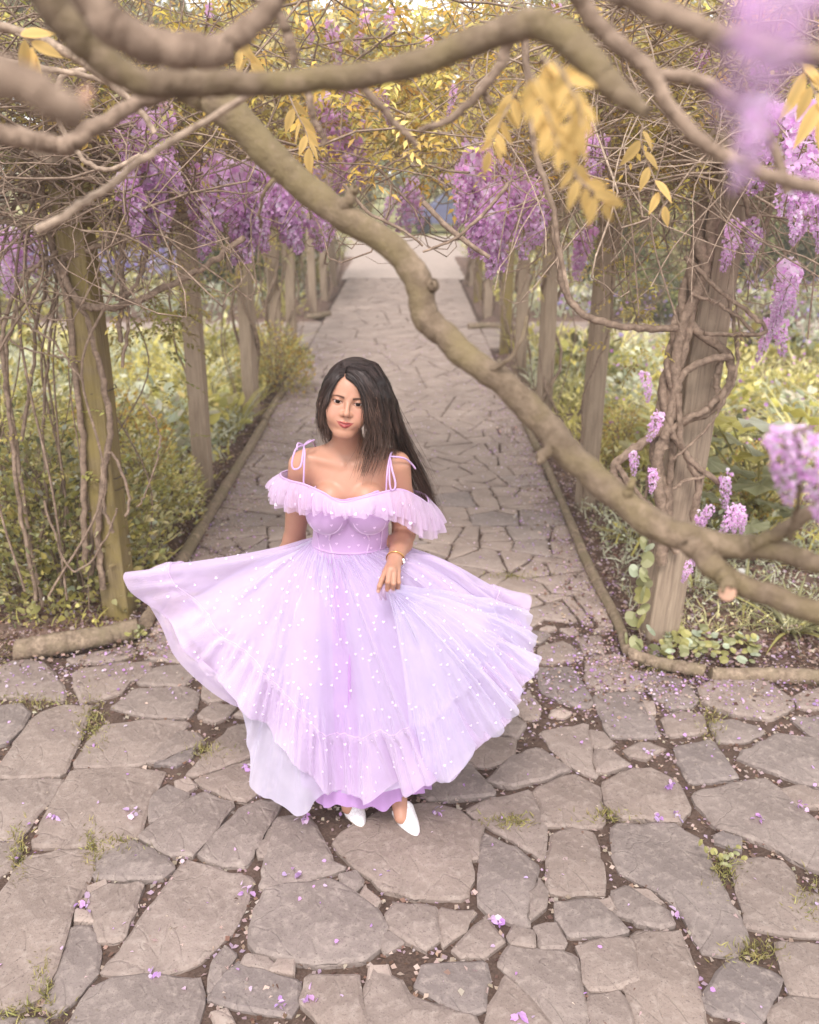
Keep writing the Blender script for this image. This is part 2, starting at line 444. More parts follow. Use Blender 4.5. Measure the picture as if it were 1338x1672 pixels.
TR = [  # right of the dress: from (669,1050)
 [(-250,640),(-178,590),(-60,538),(42,520),(160,540),(198,580),(202,760),(186,822),(25,825),(-90,790),(-200,700)],
 [(415,75),(530,75),(560,120),(600,190),(590,205),(500,185),(430,150)], [(580,50),(680,35),(720,65),(765,140),(760,148),(600,143),(582,135)],
 [(600,165),(740,155),(780,210),(820,300),(660,300),(640,255)], [(750,90),(860,100),(920,140),(940,180),(915,200),(850,210),(800,170)],
 [(945,140),(1040,110),(1160,125),(1240,175),(1250,205),(1180,245),(1060,225),(960,190)], [(1255,170),(1400,115),(1400,205),(1270,205)],
 [(825,240),(880,220),(955,232),(968,285),(900,295),(850,300)], [(980,255),(1060,245),(1160,280),(1100,315),(1010,315)], [(1245,240),(1420,235),(1420,345),(1315,300)],
 [(870,335),(985,310),(1075,430),(1000,440),(920,450),(885,390)], [(1065,370),(1200,295),(1330,310),(1420,370),(1400,470),(1295,455),(1180,410)],
 [(925,490),(1070,450),(1170,435),(1310,560),(1400,640),(1400,760),(1305,725),(1150,640),(1000,590)], [(425,285),(580,255),(588,330),(605,435),(530,395),(470,340)],
 [(255,450),(330,370),(420,335),(525,405),(440,435),(330,460)], [(20,480),(130,410),(180,375),(285,490),(150,500),(60,505)], [(180,365),(240,300),(350,305),(330,370),(260,395),(205,395)],
 [(270,270),(330,225),(380,265),(350,300),(290,292)], [(330,205),(390,150),(425,215),(415,240),(375,245)], [(410,470),(540,420),(620,470),(630,590),(540,595),(435,585)],
 [(180,535),(280,500),(390,470),(445,590),(440,700),(330,630)], [(230,840),(240,610),(330,660),(420,730),(400,800),(375,920),(300,890)],
 [(450,805),(465,620),(530,595),(600,615),(620,700),(640,810),(540,815)], [(606,345),(660,350),(718,395),(640,415),(618,420)],
 [(632,460),(720,410),(790,405),(870,450),(915,540),(880,580),(780,565),(690,565),(650,530)], [(660,590),(860,585),(950,640),(1000,760),(1110,960),(1060,1010),(960,1000),(880,850),(800,790),(700,740),(670,700)],
 [(670,800),(700,790),(840,870),(860,910),(820,925),(740,895),(670,880)], [(465,850),(620,840),(660,890),(715,935),(640,950),(520,945),(490,900)],
 [(145,1000),(250,885),(310,965),(240,1015),(180,1015)], [(98,862),(215,872),(170,940),(108,985)], [(-75,885),(-50,850),(10,853),(88,858),(95,960),(60,990),(0,965),(-60,930)],
 [(20,1110),(50,1045),(150,1045),(245,1040),(255,1100),(240,1180),(200,1205),(100,1165)], [(295,1040),(320,985),(430,1000),(540,1010),(560,1120),(590,1330),(520,1300),(380,1130)],
 [(320,1080),(345,1110),(480,1280),(440,1330),(250,1320),(262,1190)], [(560,985),(640,965),(725,960),(740,1085),(690,1110),(590,1128),(570,1060)], [(582,1142),(690,1128),(755,1290),(615,1300)],
 [(732,940),(880,935),(905,1000),(980,1290),(775,1290),(705,1115),(748,1090)], [(960,1150),(1050,1030),(1200,1075),(1210,1090),(1160,1200),(1140,1230),(980,1190)],
 [(1055,700),(1160,700),(1220,710),(1270,790),(1400,850),(1400,955),(1190,935),(1110,920),(1080,820)], [(1195,970),(1400,985),(1400,1150),(1260,1140),(1220,1060)],
 [(1180,1200),(1240,1150),(1400,1180),(1400,1300),(1170,1300)], [(1000,625),(1020,615),(1085,640),(1080,670),(1010,645)], [(1220,475),(1275,462),(1400,500),(1370,530),(1260,520)],
 [(-140,1105),(-120,1062),(-30,1100),(5,1150),(100,1185),(205,1215),(245,1290),(-150,1300)], [(420,10),(500,-8),(530,10),(560,30),(530,55),(430,60)], [(545,-20),(620,-25),(640,20),(580,35)],
 [(200,565),(228,580),(225,700),(205,700)], [(405,820),(430,765),(445,800),(440,850),(400,900)], [(320,960),(345,920),(400,945),(410,985),(335,975)], [(410,920),(480,905),(505,985),(430,985)],
 [(590,275),(635,290),(665,322),(622,342),(600,330)], [(610,840),(655,835),(665,870),(640,870)], [(715,790),(780,800),(830,850),(800,845)], [(770,185),(790,190),(800,225),(785,235)],
]
def chaikin(P, q=.10):
    P = np.asarray(P); N = np.roll(P, -1, 0)
    return np.stack([P * (1 - q) + N * q, P * q + N * (1 - q)], 1).reshape(-1, 2)
def area(P): x, y = P[:, 0], P[:, 1]; return .5 * np.sum(x * np.roll(y, -1) - y * np.roll(x, -1))
def rough(P, step=.06, amp=.006):
    """worn, slightly irregular outline"""
    P = chaikin(P); out = []
    for a, b in zip(P, np.roll(P, -1, 0)):
        m = max(1, int(round(np.linalg.norm(b - a) / step)))
        for i in range(m): out.append(a + (b - a) * i / m)
    out = np.array(out)
    return out + rng.normal(size=out.shape) * amp * .7
def inset(P, d):
    """move each corner inwards by about d"""
    n = nrm(np.roll(P, -1, 0) - np.roll(P, 1, 0)); inn = np.stack([-n[:, 1], n[:, 0]], 1)
    return P + inn * d
def stone_geo(P, top, amp=.006, step=.06):
    """(V, F lists) of one flagstone; its outline P is counter-clockwise"""
    P = rough(P, step, amp); n = len(P); c = P.mean(0)
    tilt = rng.normal(size=2).clip(-1.5, 1.5) * .006
    z = lambda Q: top + (Q - c) @ tilt
    a = min(.012, .1 * math.sqrt(abs(area(P))))
    r1, r2 = P, inset(P, a)
    V = np.vstack([np.c_[P + (P - c) * .02, np.full(n, -.05)], np.c_[r1, z(r1) - .007 + rng.normal(size=n) * .0015], np.c_[r2, z(r2)], [[*c, top + rng.normal() * .003]]])
    i = np.arange(n); j = (i + 1) % n
    Q = np.vstack([np.stack([i + k * n, j + k * n, j + (k + 1) * n, i + (k + 1) * n], 1) for k in (0, 1)])
    T = np.stack([i + 2 * n, j + 2 * n, np.full(n, 3 * n)], 1)
    return V, Q, T, c
def inside(pt, P):
    x, y = pt; xs, ys = P[:, 0], P[:, 1]; xn, yn = np.roll(xs, -1), np.roll(ys, -1)
    return bool(np.count_nonzero(((ys > y) != (yn > y)) & (x < (xn - xs) * (y - ys) / (yn - ys + 1e-12) + xs)) % 2)
def dist_poly(pt, P):
    A, B = P, np.roll(P, -1, 0); d = B - A
    t = np.clip(((pt - A) * d).sum(1) / ((d * d).sum(1) + 1e-12), 0, 1)
    return np.min(np.linalg.norm(A + d * t[:, None] - pt, axis=1))

stones = []                                           # ccw outlines on the ground
for lst, ox, oy in ((TL, 0, 1050), (TR, 669, 1050)):
    for poly in lst:
        P = np.array([PG(x / 2 + ox, y / 2 + oy)[:2] for x, y in poly])
        if area(P) < 0: P = P[::-1]
        stones.append(inset(P, -.0115))
traced = list(stones)

def clip(P, n, d):
    """keep n.p <= d"""
    out = []; s = P @ n - d
    for i in range(len(P)):
        j = (i + 1) % len(P)
        if s[i] <= 0: out.append(P[i])
        if (s[i] < 0) != (s[j] < 0): out.append(P[i] + (P[j] - P[i]) * (s[i] / (s[i] - s[j])))
    return np.array(out)
def voronoi(seeds, boxf, gapf):
    S = np.array(seeds); out = []
    for i, s in enumerate(S):
        x0, y0, x1, y1 = boxf(s)
        P = np.array([(x0, y0), (x1, y0), (x1, y1), (x0, y1)])
        d = np.linalg.norm(S - s, axis=1)
        for j in np.argsort(d)[1:22]:
            if d[j] > 1.6 or len(P) < 3: break
            n = (S[j] - s) / d[j]
            P = clip(P, n, n @ ((S[j] + s) / 2) - gapf())
        if len(P) >= 3 and abs(area(P)) > .004: out.append(P if area(P) > 0 else P[::-1])
    return out
def split(P, lim, out, depth=0):
    """break a slab into crooked pieces, as crazy paving is"""
    A = abs(area(P))
    if A < lim * rng.uniform(.55, 1.7) or depth > 12: out.append(P); return
    c = P.mean(0); q = (P - c) * [1, 1.25]; w, v = np.linalg.eigh(q.T @ q); ax = v[:, 1] * [1, .8]; ax = ax / np.linalg.norm(ax)
    a_ = rng.normal() * .30; n = np.array([ax[0] * math.cos(a_) - ax[1] * math.sin(a_), ax[0] * math.sin(a_) + ax[1] * math.cos(a_)])
    ex = (P - c) @ n; d = n @ c + rng.uniform(-.22, .22) * (ex.max() - ex.min())
    for m, e in ((n, d), (-n, -d)):
        Q = clip(P, m, e)
        if len(Q) >= 3: split(Q, lim, out, depth + 1)
vor = []
y = 3.9
while y < 20.6:                                        # courses of uneven depth, then crooked pieces
    h = rng.uniform(.7, 1.3); y2 = min(20.6, y + h); lo, hi = KL, KR
    split(np.array([(lo, y + .0), (hi, y + 0.), (hi, y2), (lo, y2)]), .062 if y < 9 else .095, vor); y = y2
for x0, x1 in ((-7, KL), (KR, 7)): split(np.array([(x0, 12.3), (x1, 12.3), (x1, 14.5), (x0, 14.5)]), .12, vor)
vor = [inset(p if area(p) > 0 else p[::-1], rng.uniform(.005, .012)) for p in vor if abs(area(p)) > .006 and len(p) > 2]
vor = [p for p in vor if area(p) > .004]
C_tr = [(p.mean(0), np.max(np.linalg.norm(p - p.mean(0), axis=1)), p) for p in traced]
def clear(P, gap, pool):
    c = P.mean(0); r = np.max(np.linalg.norm(P - c, axis=1))
    for cc, rr, q in pool:
        if np.linalg.norm(c - cc) > r + rr + gap: continue
        if inside(c, q) or inside(cc, P): return False
        for v in P:
            if inside(v, q) or dist_poly(v, q) < gap: return False
        for v in q:
            if inside(v, P): return False
    return True
vor = [p for p in vor if p.mean(0)[1] > 4.6 or clear(p, .008, C_tr)]
stones += vor
# the plaza round about, and slivers between the traced flags
pool = [(p.mean(0), np.max(np.linalg.norm(p - p.mean(0), axis=1)), p) for p in stones if p.mean(0)[1] < 5.2]
fill = []
for rad, tries in ((.30, 420), (.2, 700), (.13, 1100), (.085, 1500), (.055, 2200)):
    for _ in range(tries):
        c = np.array([rng.uniform(-3.6, 3.4), rng.uniform(.75, 4.6)])
        if c[1] > 3.95 and not (KL + .02 < c[0] < KR - .02): continue
        n = rng.integers(4, 7); a = np.sort(np.arange(n) * 2 * math.pi / n + rng.uniform(-.35, .35, n)) + rng.uniform(0, 6)
        P = c + np.stack([np.cos(a) * 1.15, np.sin(a) * .85], 1) * (rad * rng.uniform(.8, 1.1, (n, 1)))
        if c[1] < 4 and abs(c[0]) > 1 and P[:, 1].max() > 3.9: continue
        if c[1] > 3.9 and (P[:, 0].min() < KL or P[:, 0].max() > KR): continue
        if clear(P, .009, pool): pool.append((P.mean(0), np.max(np.linalg.norm(P - P.mean(0), axis=1)), P)); fill.append(P)
for rad, tries in ((.17, 700), (.12, 900), (.085, 1300), (.06, 1800), (.04, 2200)):    # the seam where the path meets the plaza
    for _ in range(tries):
        c = np.array([rng.uniform(KL, KR), rng.uniform(3.55, 4.75)]); n = rng.integers(4, 7)
        a = np.arange(n) * 2 * math.pi / n + rng.uniform(-.35, .35, n) + rng.uniform(0, 6)
        P = c + np.stack([np.cos(a) * 1.15, np.sin(a) * .85], 1) * (rad * rng.uniform(.8, 1.1, (n, 1)))
        if P[:, 0].min() < KL or P[:, 0].max() > KR: continue
        if clear(P, .008, pool): pool.append((P.mean(0), np.max(np.linalg.norm(P - P.mean(0), axis=1)), P)); fill.append(P)
stones += fill
def seen_size(P):
    c = P.mean(0); return abs(area(P)) / max(.5, c[1] ** 2 + 4) ** 1.5 * (1 if abs(c[0]) < .5 * c[1] + .6 else .2)
order = sorted(range(len(stones)), key=lambda i: -seen_size(stones[i]))
rest = MB()
for rank, i in enumerate(order):
    P = stones[i]; big = i < len(traced)
    top = .003 * float(np.clip(rng.normal(), -1.5, 1.5))
    if rank < 298:
        V, Q, T, c = stone_geo(P, top, .005 if big else .006, .045 if big else .055)
        off = np.array([c[0], c[1], 0])
        obj('paving_stone', mesh_np('paving_stone', [(V - off, Q), (V - off, T)], smooth=False), M['stone' if c[1] < 4.3 else 'stone_lit'], pavement, loc=off)
    else:
        V, Q, T, c = stone_geo(P, top, .006, .15)
        rest.add(V, Q); rest.add(V, T)
o = rest.build('small_paving_stones', M['stone_lit'], pavement, smooth=False); o['kind'] = 'stuff'

# ------------------------------------------------------------------ log edging (kerbs)
def log_edge(name, pts, r, label, mat='log'):
    P = spline(pts, 10 * len(pts)); P[1:-1] += rng.normal(size=P[1:-1].shape) * .002
    return tag(MB().tube(P, r * (1 + .05 * np.sin(np.arange(len(P)) * .21 + r * 99) + .008 * rng.normal(size=len(P))), 16, lump=.012).build(name, M[mat]), label, 'log edging', 'log edging of the flower beds')
def pgz(px, py, z): return PG(px, py, z)
log_edge('edging_log', [pgz(238, 1018, .025), pgz(296, 916, .025), pgz(368, 796, .025), pgz(432, 690, .025)], .037, 'pale round log edging along the left bed from the front corner to the second post')
log_edge('edging_log', [pgz(432, 686, .02), pgz(470, 625, .02), pgz(497, 580, .02)], .033, 'far thin log edging on the left of the path by the strappy plant')
log_edge('edging_log', [pgz(24, 1062, .035), pgz(100, 1050, .035), pgz(170, 1038, .035), pgz(226, 1026, .035)], .052, 'thick short rough log in front of the mossy left post')
log_edge('edging_log', [pgz(1026, 1062, .02), pgz(1004, 1005, .02), pgz(962, 925, .02), pgz(918, 820, .02), pgz(884, 742, .02)], .028, 'thin bent log edging along the right bed under the long branch')
log_edge('edging_log', [pgz(1030, 1068, .02), pgz(1080, 1084, .02), pgz(1150, 1096, .02)], .03, 'short log at the right front corner behind the round leaved ground cover')
log_edge('edging_log', [pgz(1160, 1102, .01), pgz(1250, 1103, .01), pgz(1345, 1106, .01), pgz(1520, 1112, .01)], .036, 'low straight edging at the far right in front of the grassy tufts', 'log')
log_edge('edging_log', [pgz(-20, 1068, .03), pgz(-200, 1072, .03), pgz(-420, 1082, .03)], .05, 'log edging running off the left border of the plaza')
log_edge('edging_log', [pgz(880, 736, .015), pgz(850, 670, .015), pgz(815, 590, .015)], .035, 'far log edging on the right of the path beyond the third post')
log_edge('edging_log', [pgz(765, 533, .03), pgz(795, 532, .03), pgz(830, 534, .03)], .05, 'log lying crosswise at the far right corner where the side path crosses')
log_edge('edging_log', [pgz(500, 518, .03), pgz(520, 516, .03), pgz(538, 512, .03)], .05, 'log lying crosswise at the far left corner where the side path crosses')

# raised soil of the beds
def bed(x0, y0, x1, y1, name):
    nx, ny = int((x1 - x0) / .14), int((y1 - y0) / .14)
    X, Y = np.meshgrid(np.linspace(x0, x1, nx), np.linspace(y0, y1, ny))
    e = np.minimum.reduce([X - x0, x1 - X, Y - y0, y1 - Y]); Z = -.05 + np.clip(e / .12, 0, 1) * .055 + .012 * rng.normal(size=X.shape) * (e > 0)
    V = np.stack([X, Y, Z], -1).reshape(-1, 3); a = (np.arange(ny - 1)[:, None] * nx + np.arange(nx - 1)).ravel()
    return tag(MB().add(V, np.stack([a, a + 1, a + nx + 1, a + nx], -1)).build(name, M['mulch']), kind='structure')
bed(-7, 4.08, -1.38, 12.2, 'flower_bed'); bed(1.10, 4.0, 7, 12.2, 'flower_bed'); bed(-7, 14.6, -1.4, 26, 'flower_bed'); bed(1.12, 14.6, 7, 26, 'flower_bed')

# ------------------------------------------------------------------ fallen petals, litter, moss
def flakes(P, size, cols, z=.004, flat=.5, tmpl=LEAF):
    n = len(P); a = rng.uniform(0, 6.283, n)
    D = np.stack([np.cos(a), np.sin(a), rng.normal(size=n) * .25 * flat], 1); U = nrm(np.stack([rng.normal(size=n) * flat, rng.normal(size=n) * flat, np.ones(n)], 1))
    P3 = np.c_[P, np.full(n, z) + np.abs(rng.normal(size=n)) * .004]
    L = size * rng.uniform(.6, 1.3, n)
    return leaves_part(P3, D, U, L, L * rng.uniform(.45, .9, n), cols, tmpl)
PET = [srgb(228, 198, 230), srgb(214, 172, 222), srgb(238, 216, 234), srgb(202, 156, 218)]
DRY = [srgb(196, 168, 150), srgb(150, 118, 100), srgb(222, 200, 184), srgb(120, 92, 78), srgb(205, 178, 175), srgb(205, 178, 196)]
def near_edge(n, x, s, y0, y1, pw=1.):
    return np.c_[x + rng.normal(size=n) * s, y0 + (y1 - y0) * rng.random(n) ** pw]
pp = np.vstack([np.c_[rng.uniform(-2.6, 2.6, 420), rng.uniform(.9, 4.1, 420)], near_edge(1100, KR - .1, .17, 3.9, 12, 1.4), near_edge(900, KL + .12, .17, 4, 12, 1.4),
                np.c_[rng.uniform(KL, KR, 1500), 4 + 9 * rng.random(1500)], np.c_[1.15 + rng.normal(size=700) * .5, 3.75 + rng.normal(size=700) * .18], np.c_[-1.7 + rng.normal(size=260) * .5, 3.85 + rng.normal(size=260) * .12]])
fp = MB(); fp.add(*flakes(pp, .014, PET, .006, .8))
cl = [(400,1255),(95,1335),(500,1338),(220,1330),(140,1480),(478,1432),(405,1452),(250,1595),(510,1638),(455,1640),(815,1505),(1090,1285),(1110,1330),(1075,1337),(1307,1318),(1105,1500),(845,1665),(1060,1230),(715,1330),(1238,1340)]
for x, y in cl:                                        # blossoms lying in little knots
    c = PG(x, y)[:2]; q = c + rng.normal(size=(7, 2)) * .012
    fp.add(*flakes(q, .022, PET, .008, 1.2))
tag(fp.build('fallen_petals', M['petal']), 'scattered fallen lilac petals on the paving', kind='stuff')
# litter lies in the joints: below the faces of the flags, and on them along the edging
nl = 27000
pl = np.vstack([np.c_[rng.uniform(-2.6, 2.6, nl), rng.uniform(.8, 4.1, nl)], np.c_[rng.uniform(KL, KR, 19000), 4 + 9 * rng.random(19000)]])
le = np.vstack([near_edge(2600, KR - .06, .13, 3.9, 11, 1.5), near_edge(2300, KL + .08, .13, 4, 11, 1.5), np.c_[1.3 + rng.normal(size=900) * .5, 3.75 + rng.normal(size=900) * .13]])
lit = MB(); lit.add(*flakes(pl, .019, DRY + DRY[2:3] * 2, -.015, .5, DIAM)); lit.add(*flakes(le, .017, DRY, .003, .7, DIAM))
lb = np.vstack([np.c_[rng.uniform(1.12, 3.6, 9000), 4.0 + 4.5 * rng.random(9000) ** 1.5], np.c_[rng.uniform(-3.6, -1.4, 7000), 4.1 + 4.5 * rng.random(7000) ** 1.5]])
lit.add(*flakes(np.vstack([lb, lb + rng.normal(size=lb.shape) * .2]), .026, DRY + [srgb(128, 92, 84), srgb(104, 78, 70)], .012, 1.0, DIAM))
tag(lit.build('leaf_litter', M['petal']), 'brown leaf litter in the joints and under the posts', kind='stuff')
ms = MB()
mp_ = [(60,1145,40,8),(152,1185,14,30),(150,1175,14,20),(30,1390,10,25),(340,1225,20,8),(1185,1415,14,16),(1235,1555,25,12),(420,1045,22,12),(835,1340,20,6),(30,1650,40,10),(150,1380,10,20),(190,1380,20,8),(70,1600,8,20),(1325,1470,20,20),(8,1050,12,20),(215,1045,14,18),(1080,1090,40,5),(1000,1330,30,6),(760,945,10,4),(840,940,25,3),(1160,1180,12,16)]
for x, y, sx, sy in mp_:
    n = 150; q = np.array([PG(x + rng.normal() * sx, y + rng.normal() * sy)[:2] for _ in range(n)])
    D = rdir(n, .25, 1); ms.add(*leaves_part(np.c_[q, np.full(n, -.006)], D, rdir(n), rng.uniform(.012, .034, n), .004, [srgb(150, 142, 88), srgb(120, 112, 66), srgb(172, 162, 104)], BLADE))
tag(ms.build('moss_tufts', M['leaf']), 'moss and grass tufts growing in the paving joints', kind='stuff')
# ================================================================== the woman
def smin(a, b, k):
    h = np.clip(.5 + .5 * (b - a) / k, 0, 1); return b * (1 - h) + a * h - k * h * (1 - h)
def smax(a, b, k): return -smin(-a, -b, k)
def sph(p, c, r): return np.linalg.norm(p - np.asarray(c), axis=-1) - r
def ell(p, c, r):
    q = p - np.asarray(c); r = np.asarray(r)
    k0 = np.linalg.norm(q / r, axis=-1); k1 = np.linalg.norm(q / (r * r), axis=-1)
    return k0 * (k0 - 1) / np.maximum(k1, 1e-9)
def cap(p, a, b, ra, rb):
    a, b = np.asarray(a, float), np.asarray(b, float); ba = b - a
    t = np.clip(((p - a) @ ba) / (ba @ ba), 0, 1)
    return np.linalg.norm(p - a - t[..., None] * ba, axis=-1) - (ra + (rb - ra) * t)
def near(p, pts, m=.11):
    pts = np.asarray(pts); return (p.max(0) > pts.min(0) - m).all() and (p.min(0) < pts.max(0) + m).all()
def chain(p, pts, rs, k=.01):
    d = None
    for a, b, ra, rb in zip(pts[:-1], pts[1:], rs[:-1], rs[1:]):
        e = cap(p, a, b, ra, rb); d = e if d is None else smin(d, e, k)
    return d

def polygonise(f, lo, hi, h, keep=None, iters=2):
    """surface nets of f = 0 in a box, vertices pulled onto the surface"""
    lo = np.asarray(lo, float); n = np.ceil((np.asarray(hi) - lo) / h).astype(int) + 1
    g = np.full(n, 1.0, np.float32); B = 12
    for i in range(0, n[0], B):
        for j in range(0, n[1], B):
            for k in range(0, n[2], B):
                e = np.minimum([i + B, j + B, k + B], n); m = (np.array([i, j, k]) + e) / 2
                v = f((lo + (m - .5) * h)[None])[0]
                lim = .95 * B * h * 1.35
                if abs(v) > lim:
                    g[i:e[0], j:e[1], k:e[2]] = v; continue
                X = np.stack(np.meshgrid(np.arange(i, e[0]), np.arange(j, e[1]), np.arange(k, e[2]), indexing='ij'), -1) * h + lo
                g[i:e[0], j:e[1], k:e[2]] = f(X.reshape(-1, 3)).reshape(X.shape[:3])
    s = g < 0
    c = np.zeros(np.array(s.shape) - 1, np.int8)
    for a in (0, 1):
        for b in (0, 1):
            for d in (0, 1): c += s[a:s.shape[0] - 1 + a, b:s.shape[1] - 1 + b, d:s.shape[2] - 1 + d]
    act = (c > 0) & (c < 8)
    idx = -np.ones(act.shape, np.int32); ci = np.argwhere(act); idx[act] = np.arange(len(ci))
    V = lo + (ci + .5) * h
    for _ in range(iters):
        e = h * .25; v = np.zeros(len(V)); G = np.zeros((len(V), 3))
        key = np.floor(V / .11).astype(int) @ np.array([1, 1009, 1018081]); od = np.argsort(key, kind='stable')
        for ch in np.split(od, np.flatnonzero(np.diff(key[od])) + 1):
            W_ = V[ch]; v[ch] = w0 = f(W_)
            G[ch] = np.stack([f(W_ + np.eye(3)[q] * e) - w0 for q in range(3)], -1) / e
        st = (v / np.maximum((G * G).sum(-1), .15))[:, None] * G
        l = np.linalg.norm(st, axis=-1, keepdims=True); st *= np.minimum(1, h * .6 / np.maximum(l, 1e-9)); V = V - st
    Fs = []
    for ax in range(3):
        sl0 = [slice(1, -1)] * 3; sl0[ax] = slice(0, -1); sl1 = list(sl0); sl1[ax] = slice(1, None)
        a, b = s[tuple(sl0)], s[tuple(sl1)]
        for flip, mk in ((False, a & ~b), (True, ~a & b)):
            q = np.argwhere(mk)
            if not len(q): continue
            o = np.ones(3, int); o[ax] = 0; q = q + o
            u, w = [(1, 2), (2, 0), (0, 1)][ax]
            eu, ew = np.eye(3, dtype=int)[u], np.eye(3, dtype=int)[w]
            ids = [idx[tuple((q - d).T)] for d in (eu + ew, ew, 0 * eu, eu)]
            F = np.stack(ids, -1); Fs.append(F[:, ::-1] if flip else F)
    F = np.vstack(Fs); F = F[(F >= 0).all(1)]
    if keep is not None:
        m = keep(V); F = F[m[F].all(1)]; used = np.unique(F); r = -np.ones(len(V), int); r[used] = np.arange(len(used)); V, F = V[used], r[F]
    return V, F

BX, BY = -.195, 2.885                              # body axis
def bp(x, y, z): return np.array([BX + x, BY + y, z])
HO = np.array([-.190, 2.842, 1.528])               # centre of the head
def rot(rx, ry, rz): return np.array(Matrix.Rotation(rz, 3, 'Z') @ Matrix.Rotation(ry, 3, 'Y') @ Matrix.Rotation(rx, 3, 'X'))
# head tilted towards her left shoulder, turned a little to her right, chin up towards the lens
HR = rot(R(-7), R(9.5), R(2))
def to_head(p): return (p - HO) @ HR
def from_head(q): return HO + np.asarray(q) @ HR.T

def head_sdf(q):
    m = np.abs(q[..., 0]); qm = np.stack([m, q[..., 1], q[..., 2]], -1)
    d = ell(q, (0, .012, .034), (.071, .090, .083))
    d = smin(d, ell(q, (0, -.030, -.028), (.058, .056, .076)), .03)
    d = smin(d, ell(q, (0, -.040, .040), (.056, .046, .046)), .03)
    d = smin(d, sph(q, (0, -.066, -.093), .0165), .026)                       # chin
    d = smin(d, cap(qm, (.043, -.004, -.055), (.015, -.056, -.091), .018, .015), .026)   # jaw line
    d = smin(d, sph(qm, (.037, -.056, -.024), .0245), .022)                   # cheekbones
    d = smin(d, sph(qm, (.032, -.062, -.050), .020), .022)
    d = smin(d, cap(qm, (.012, -.0815, .0185), (.040, -.0715, .0195), .0065, .005), .014)   # brow
    d = smax(d, -ell(qm, (.031, -.0925, .0015), (.0165, .0125, .0098)), .010)    # eye sockets
    nose = cap(q, (0, -.083, .012), (0, -.1005, -.0285), .0055, .0082)
    nose = smin(nose, sph(q, (0, -.1005, -.031), .0086), .006)
    nose = smin(nose, sph(qm, (.0108, -.0885, -.0335), .0072), .008)
    d = smin(d, nose, .009)
    d = smax(d, -sph(qm, (.0062, -.0945, -.0405), .0031), .003)               # nostrils
    d = smin(d, ell(q, (0, -.077, -.062), (.027, .0110, .0150)), .014)        # muzzle
    up = cap(qm, (.0035, -.0912, -.0590), (.0240, -.0790, -.0562), .0040, .0018)
    lo_ = cap(qm, (0, -.0905, -.0692), (.0205, -.0810, -.0605), .0052, .0022)
    d = smin(d, up, .004); d = smin(d, lo_, .004)
    d = smax(d, -cap(qm, (0, -.0965, -.0633), (.0262, -.0792, -.0562), .0011, .0007), .0025)     # mouth line
    # lids round the eyeballs, open as an almond
    lid = sph(qm, (.031, -.0745, .0015), .0131)
    et = (qm[..., 0] - .031) / .0142
    opn = np.abs(qm[..., 2] - .0006 - .0014 * et) - .0043 * np.sqrt(np.maximum(0, 1 - et * et)) - .0002
    lid = smax(lid, -np.maximum(opn, qm[..., 1] + .079), .0012)
    d = smin(d, lid, .004)
    ear = smax(ell(qm, (.0735, .010, -.004), (.010, .018, .031)), -ell(qm, (.083, .006, -.002), (.006, .010, .020)), .004)
    return smin(d, ear, .007)

SH_R, EL_R, WR_R = bp(-.150, .015, 1.300), PY(481, 880, 3.03), PY(455, 945, 3.07)
SH_L, EL_L, WR_L = bp(.152, .015, 1.300), PY(660, 872, 2.955), PY(645, 915, 2.735)
K = [PY(631, 931, 2.672), PY(637, 929, 2.660), PY(644, 931, 2.662), PY(650, 935, 2.672)]
FNG = [[K[0], PY(624, 946, 2.640), PY(620, 957, 2.632), PY(618, 965, 2.634)], [K[1], PY(634, 950, 2.628), PY(633, 962, 2.640), PY(637, 966, 2.656)],
       [K[2], PY(643, 953, 2.630), PY(641, 963, 2.645), PY(645, 966, 2.660)], [K[3], PY(651, 951, 2.645), PY(650, 959, 2.656), PY(649, 962, 2.668)]]
THB = [PY(640, 921, 2.715), PY(630, 934, 2.69), PY(626, 947, 2.672), PY(628, 958, 2.660)]
ANK = [np.append(PG(566, 1322)[:2] + [0, .055], .135), np.append(PG(648, 1335)[:2] + [0, .055], .135)]
BALL = [PG(570, 1331) + [0, 0, .035], PG(656, 1347) + [0, 0, .035]]

def torso_sdf(p):
    q = p - np.array([BX, BY, 0]); m = np.stack([np.abs(q[..., 0]), q[..., 1], q[..., 2]], -1)
    d = ell(q, (0, .012, 1.19), (.127, .098, .165))
    d = smin(d, ell(q, (0, .015, 1.035), (.118, .088, .13)), .05)
    d = smin(d, ell(q, (0, .030, .90), (.165, .112, .145)), .06)
    d = smin(d, cap(m, (0, .022, 1.285), (.118, .018, 1.300), .052, .044), .045)
    d = smin(d, cap(m, (0, .030, 1.350), (.105, .022, 1.322), .040, .024), .05)
    d = smin(d, cap(m, (.018, -.045, 1.318), (.125, -.012, 1.334), .009, .008), .02)        # collar bones
    br = smin(ell(m, (.0655, -.070, 1.168), (.066, .064, .064)), ell(m, (.056, -.055, 1.222), (.052, .045, .046)), .03)
    d = smin(d, br, .010)
    return d

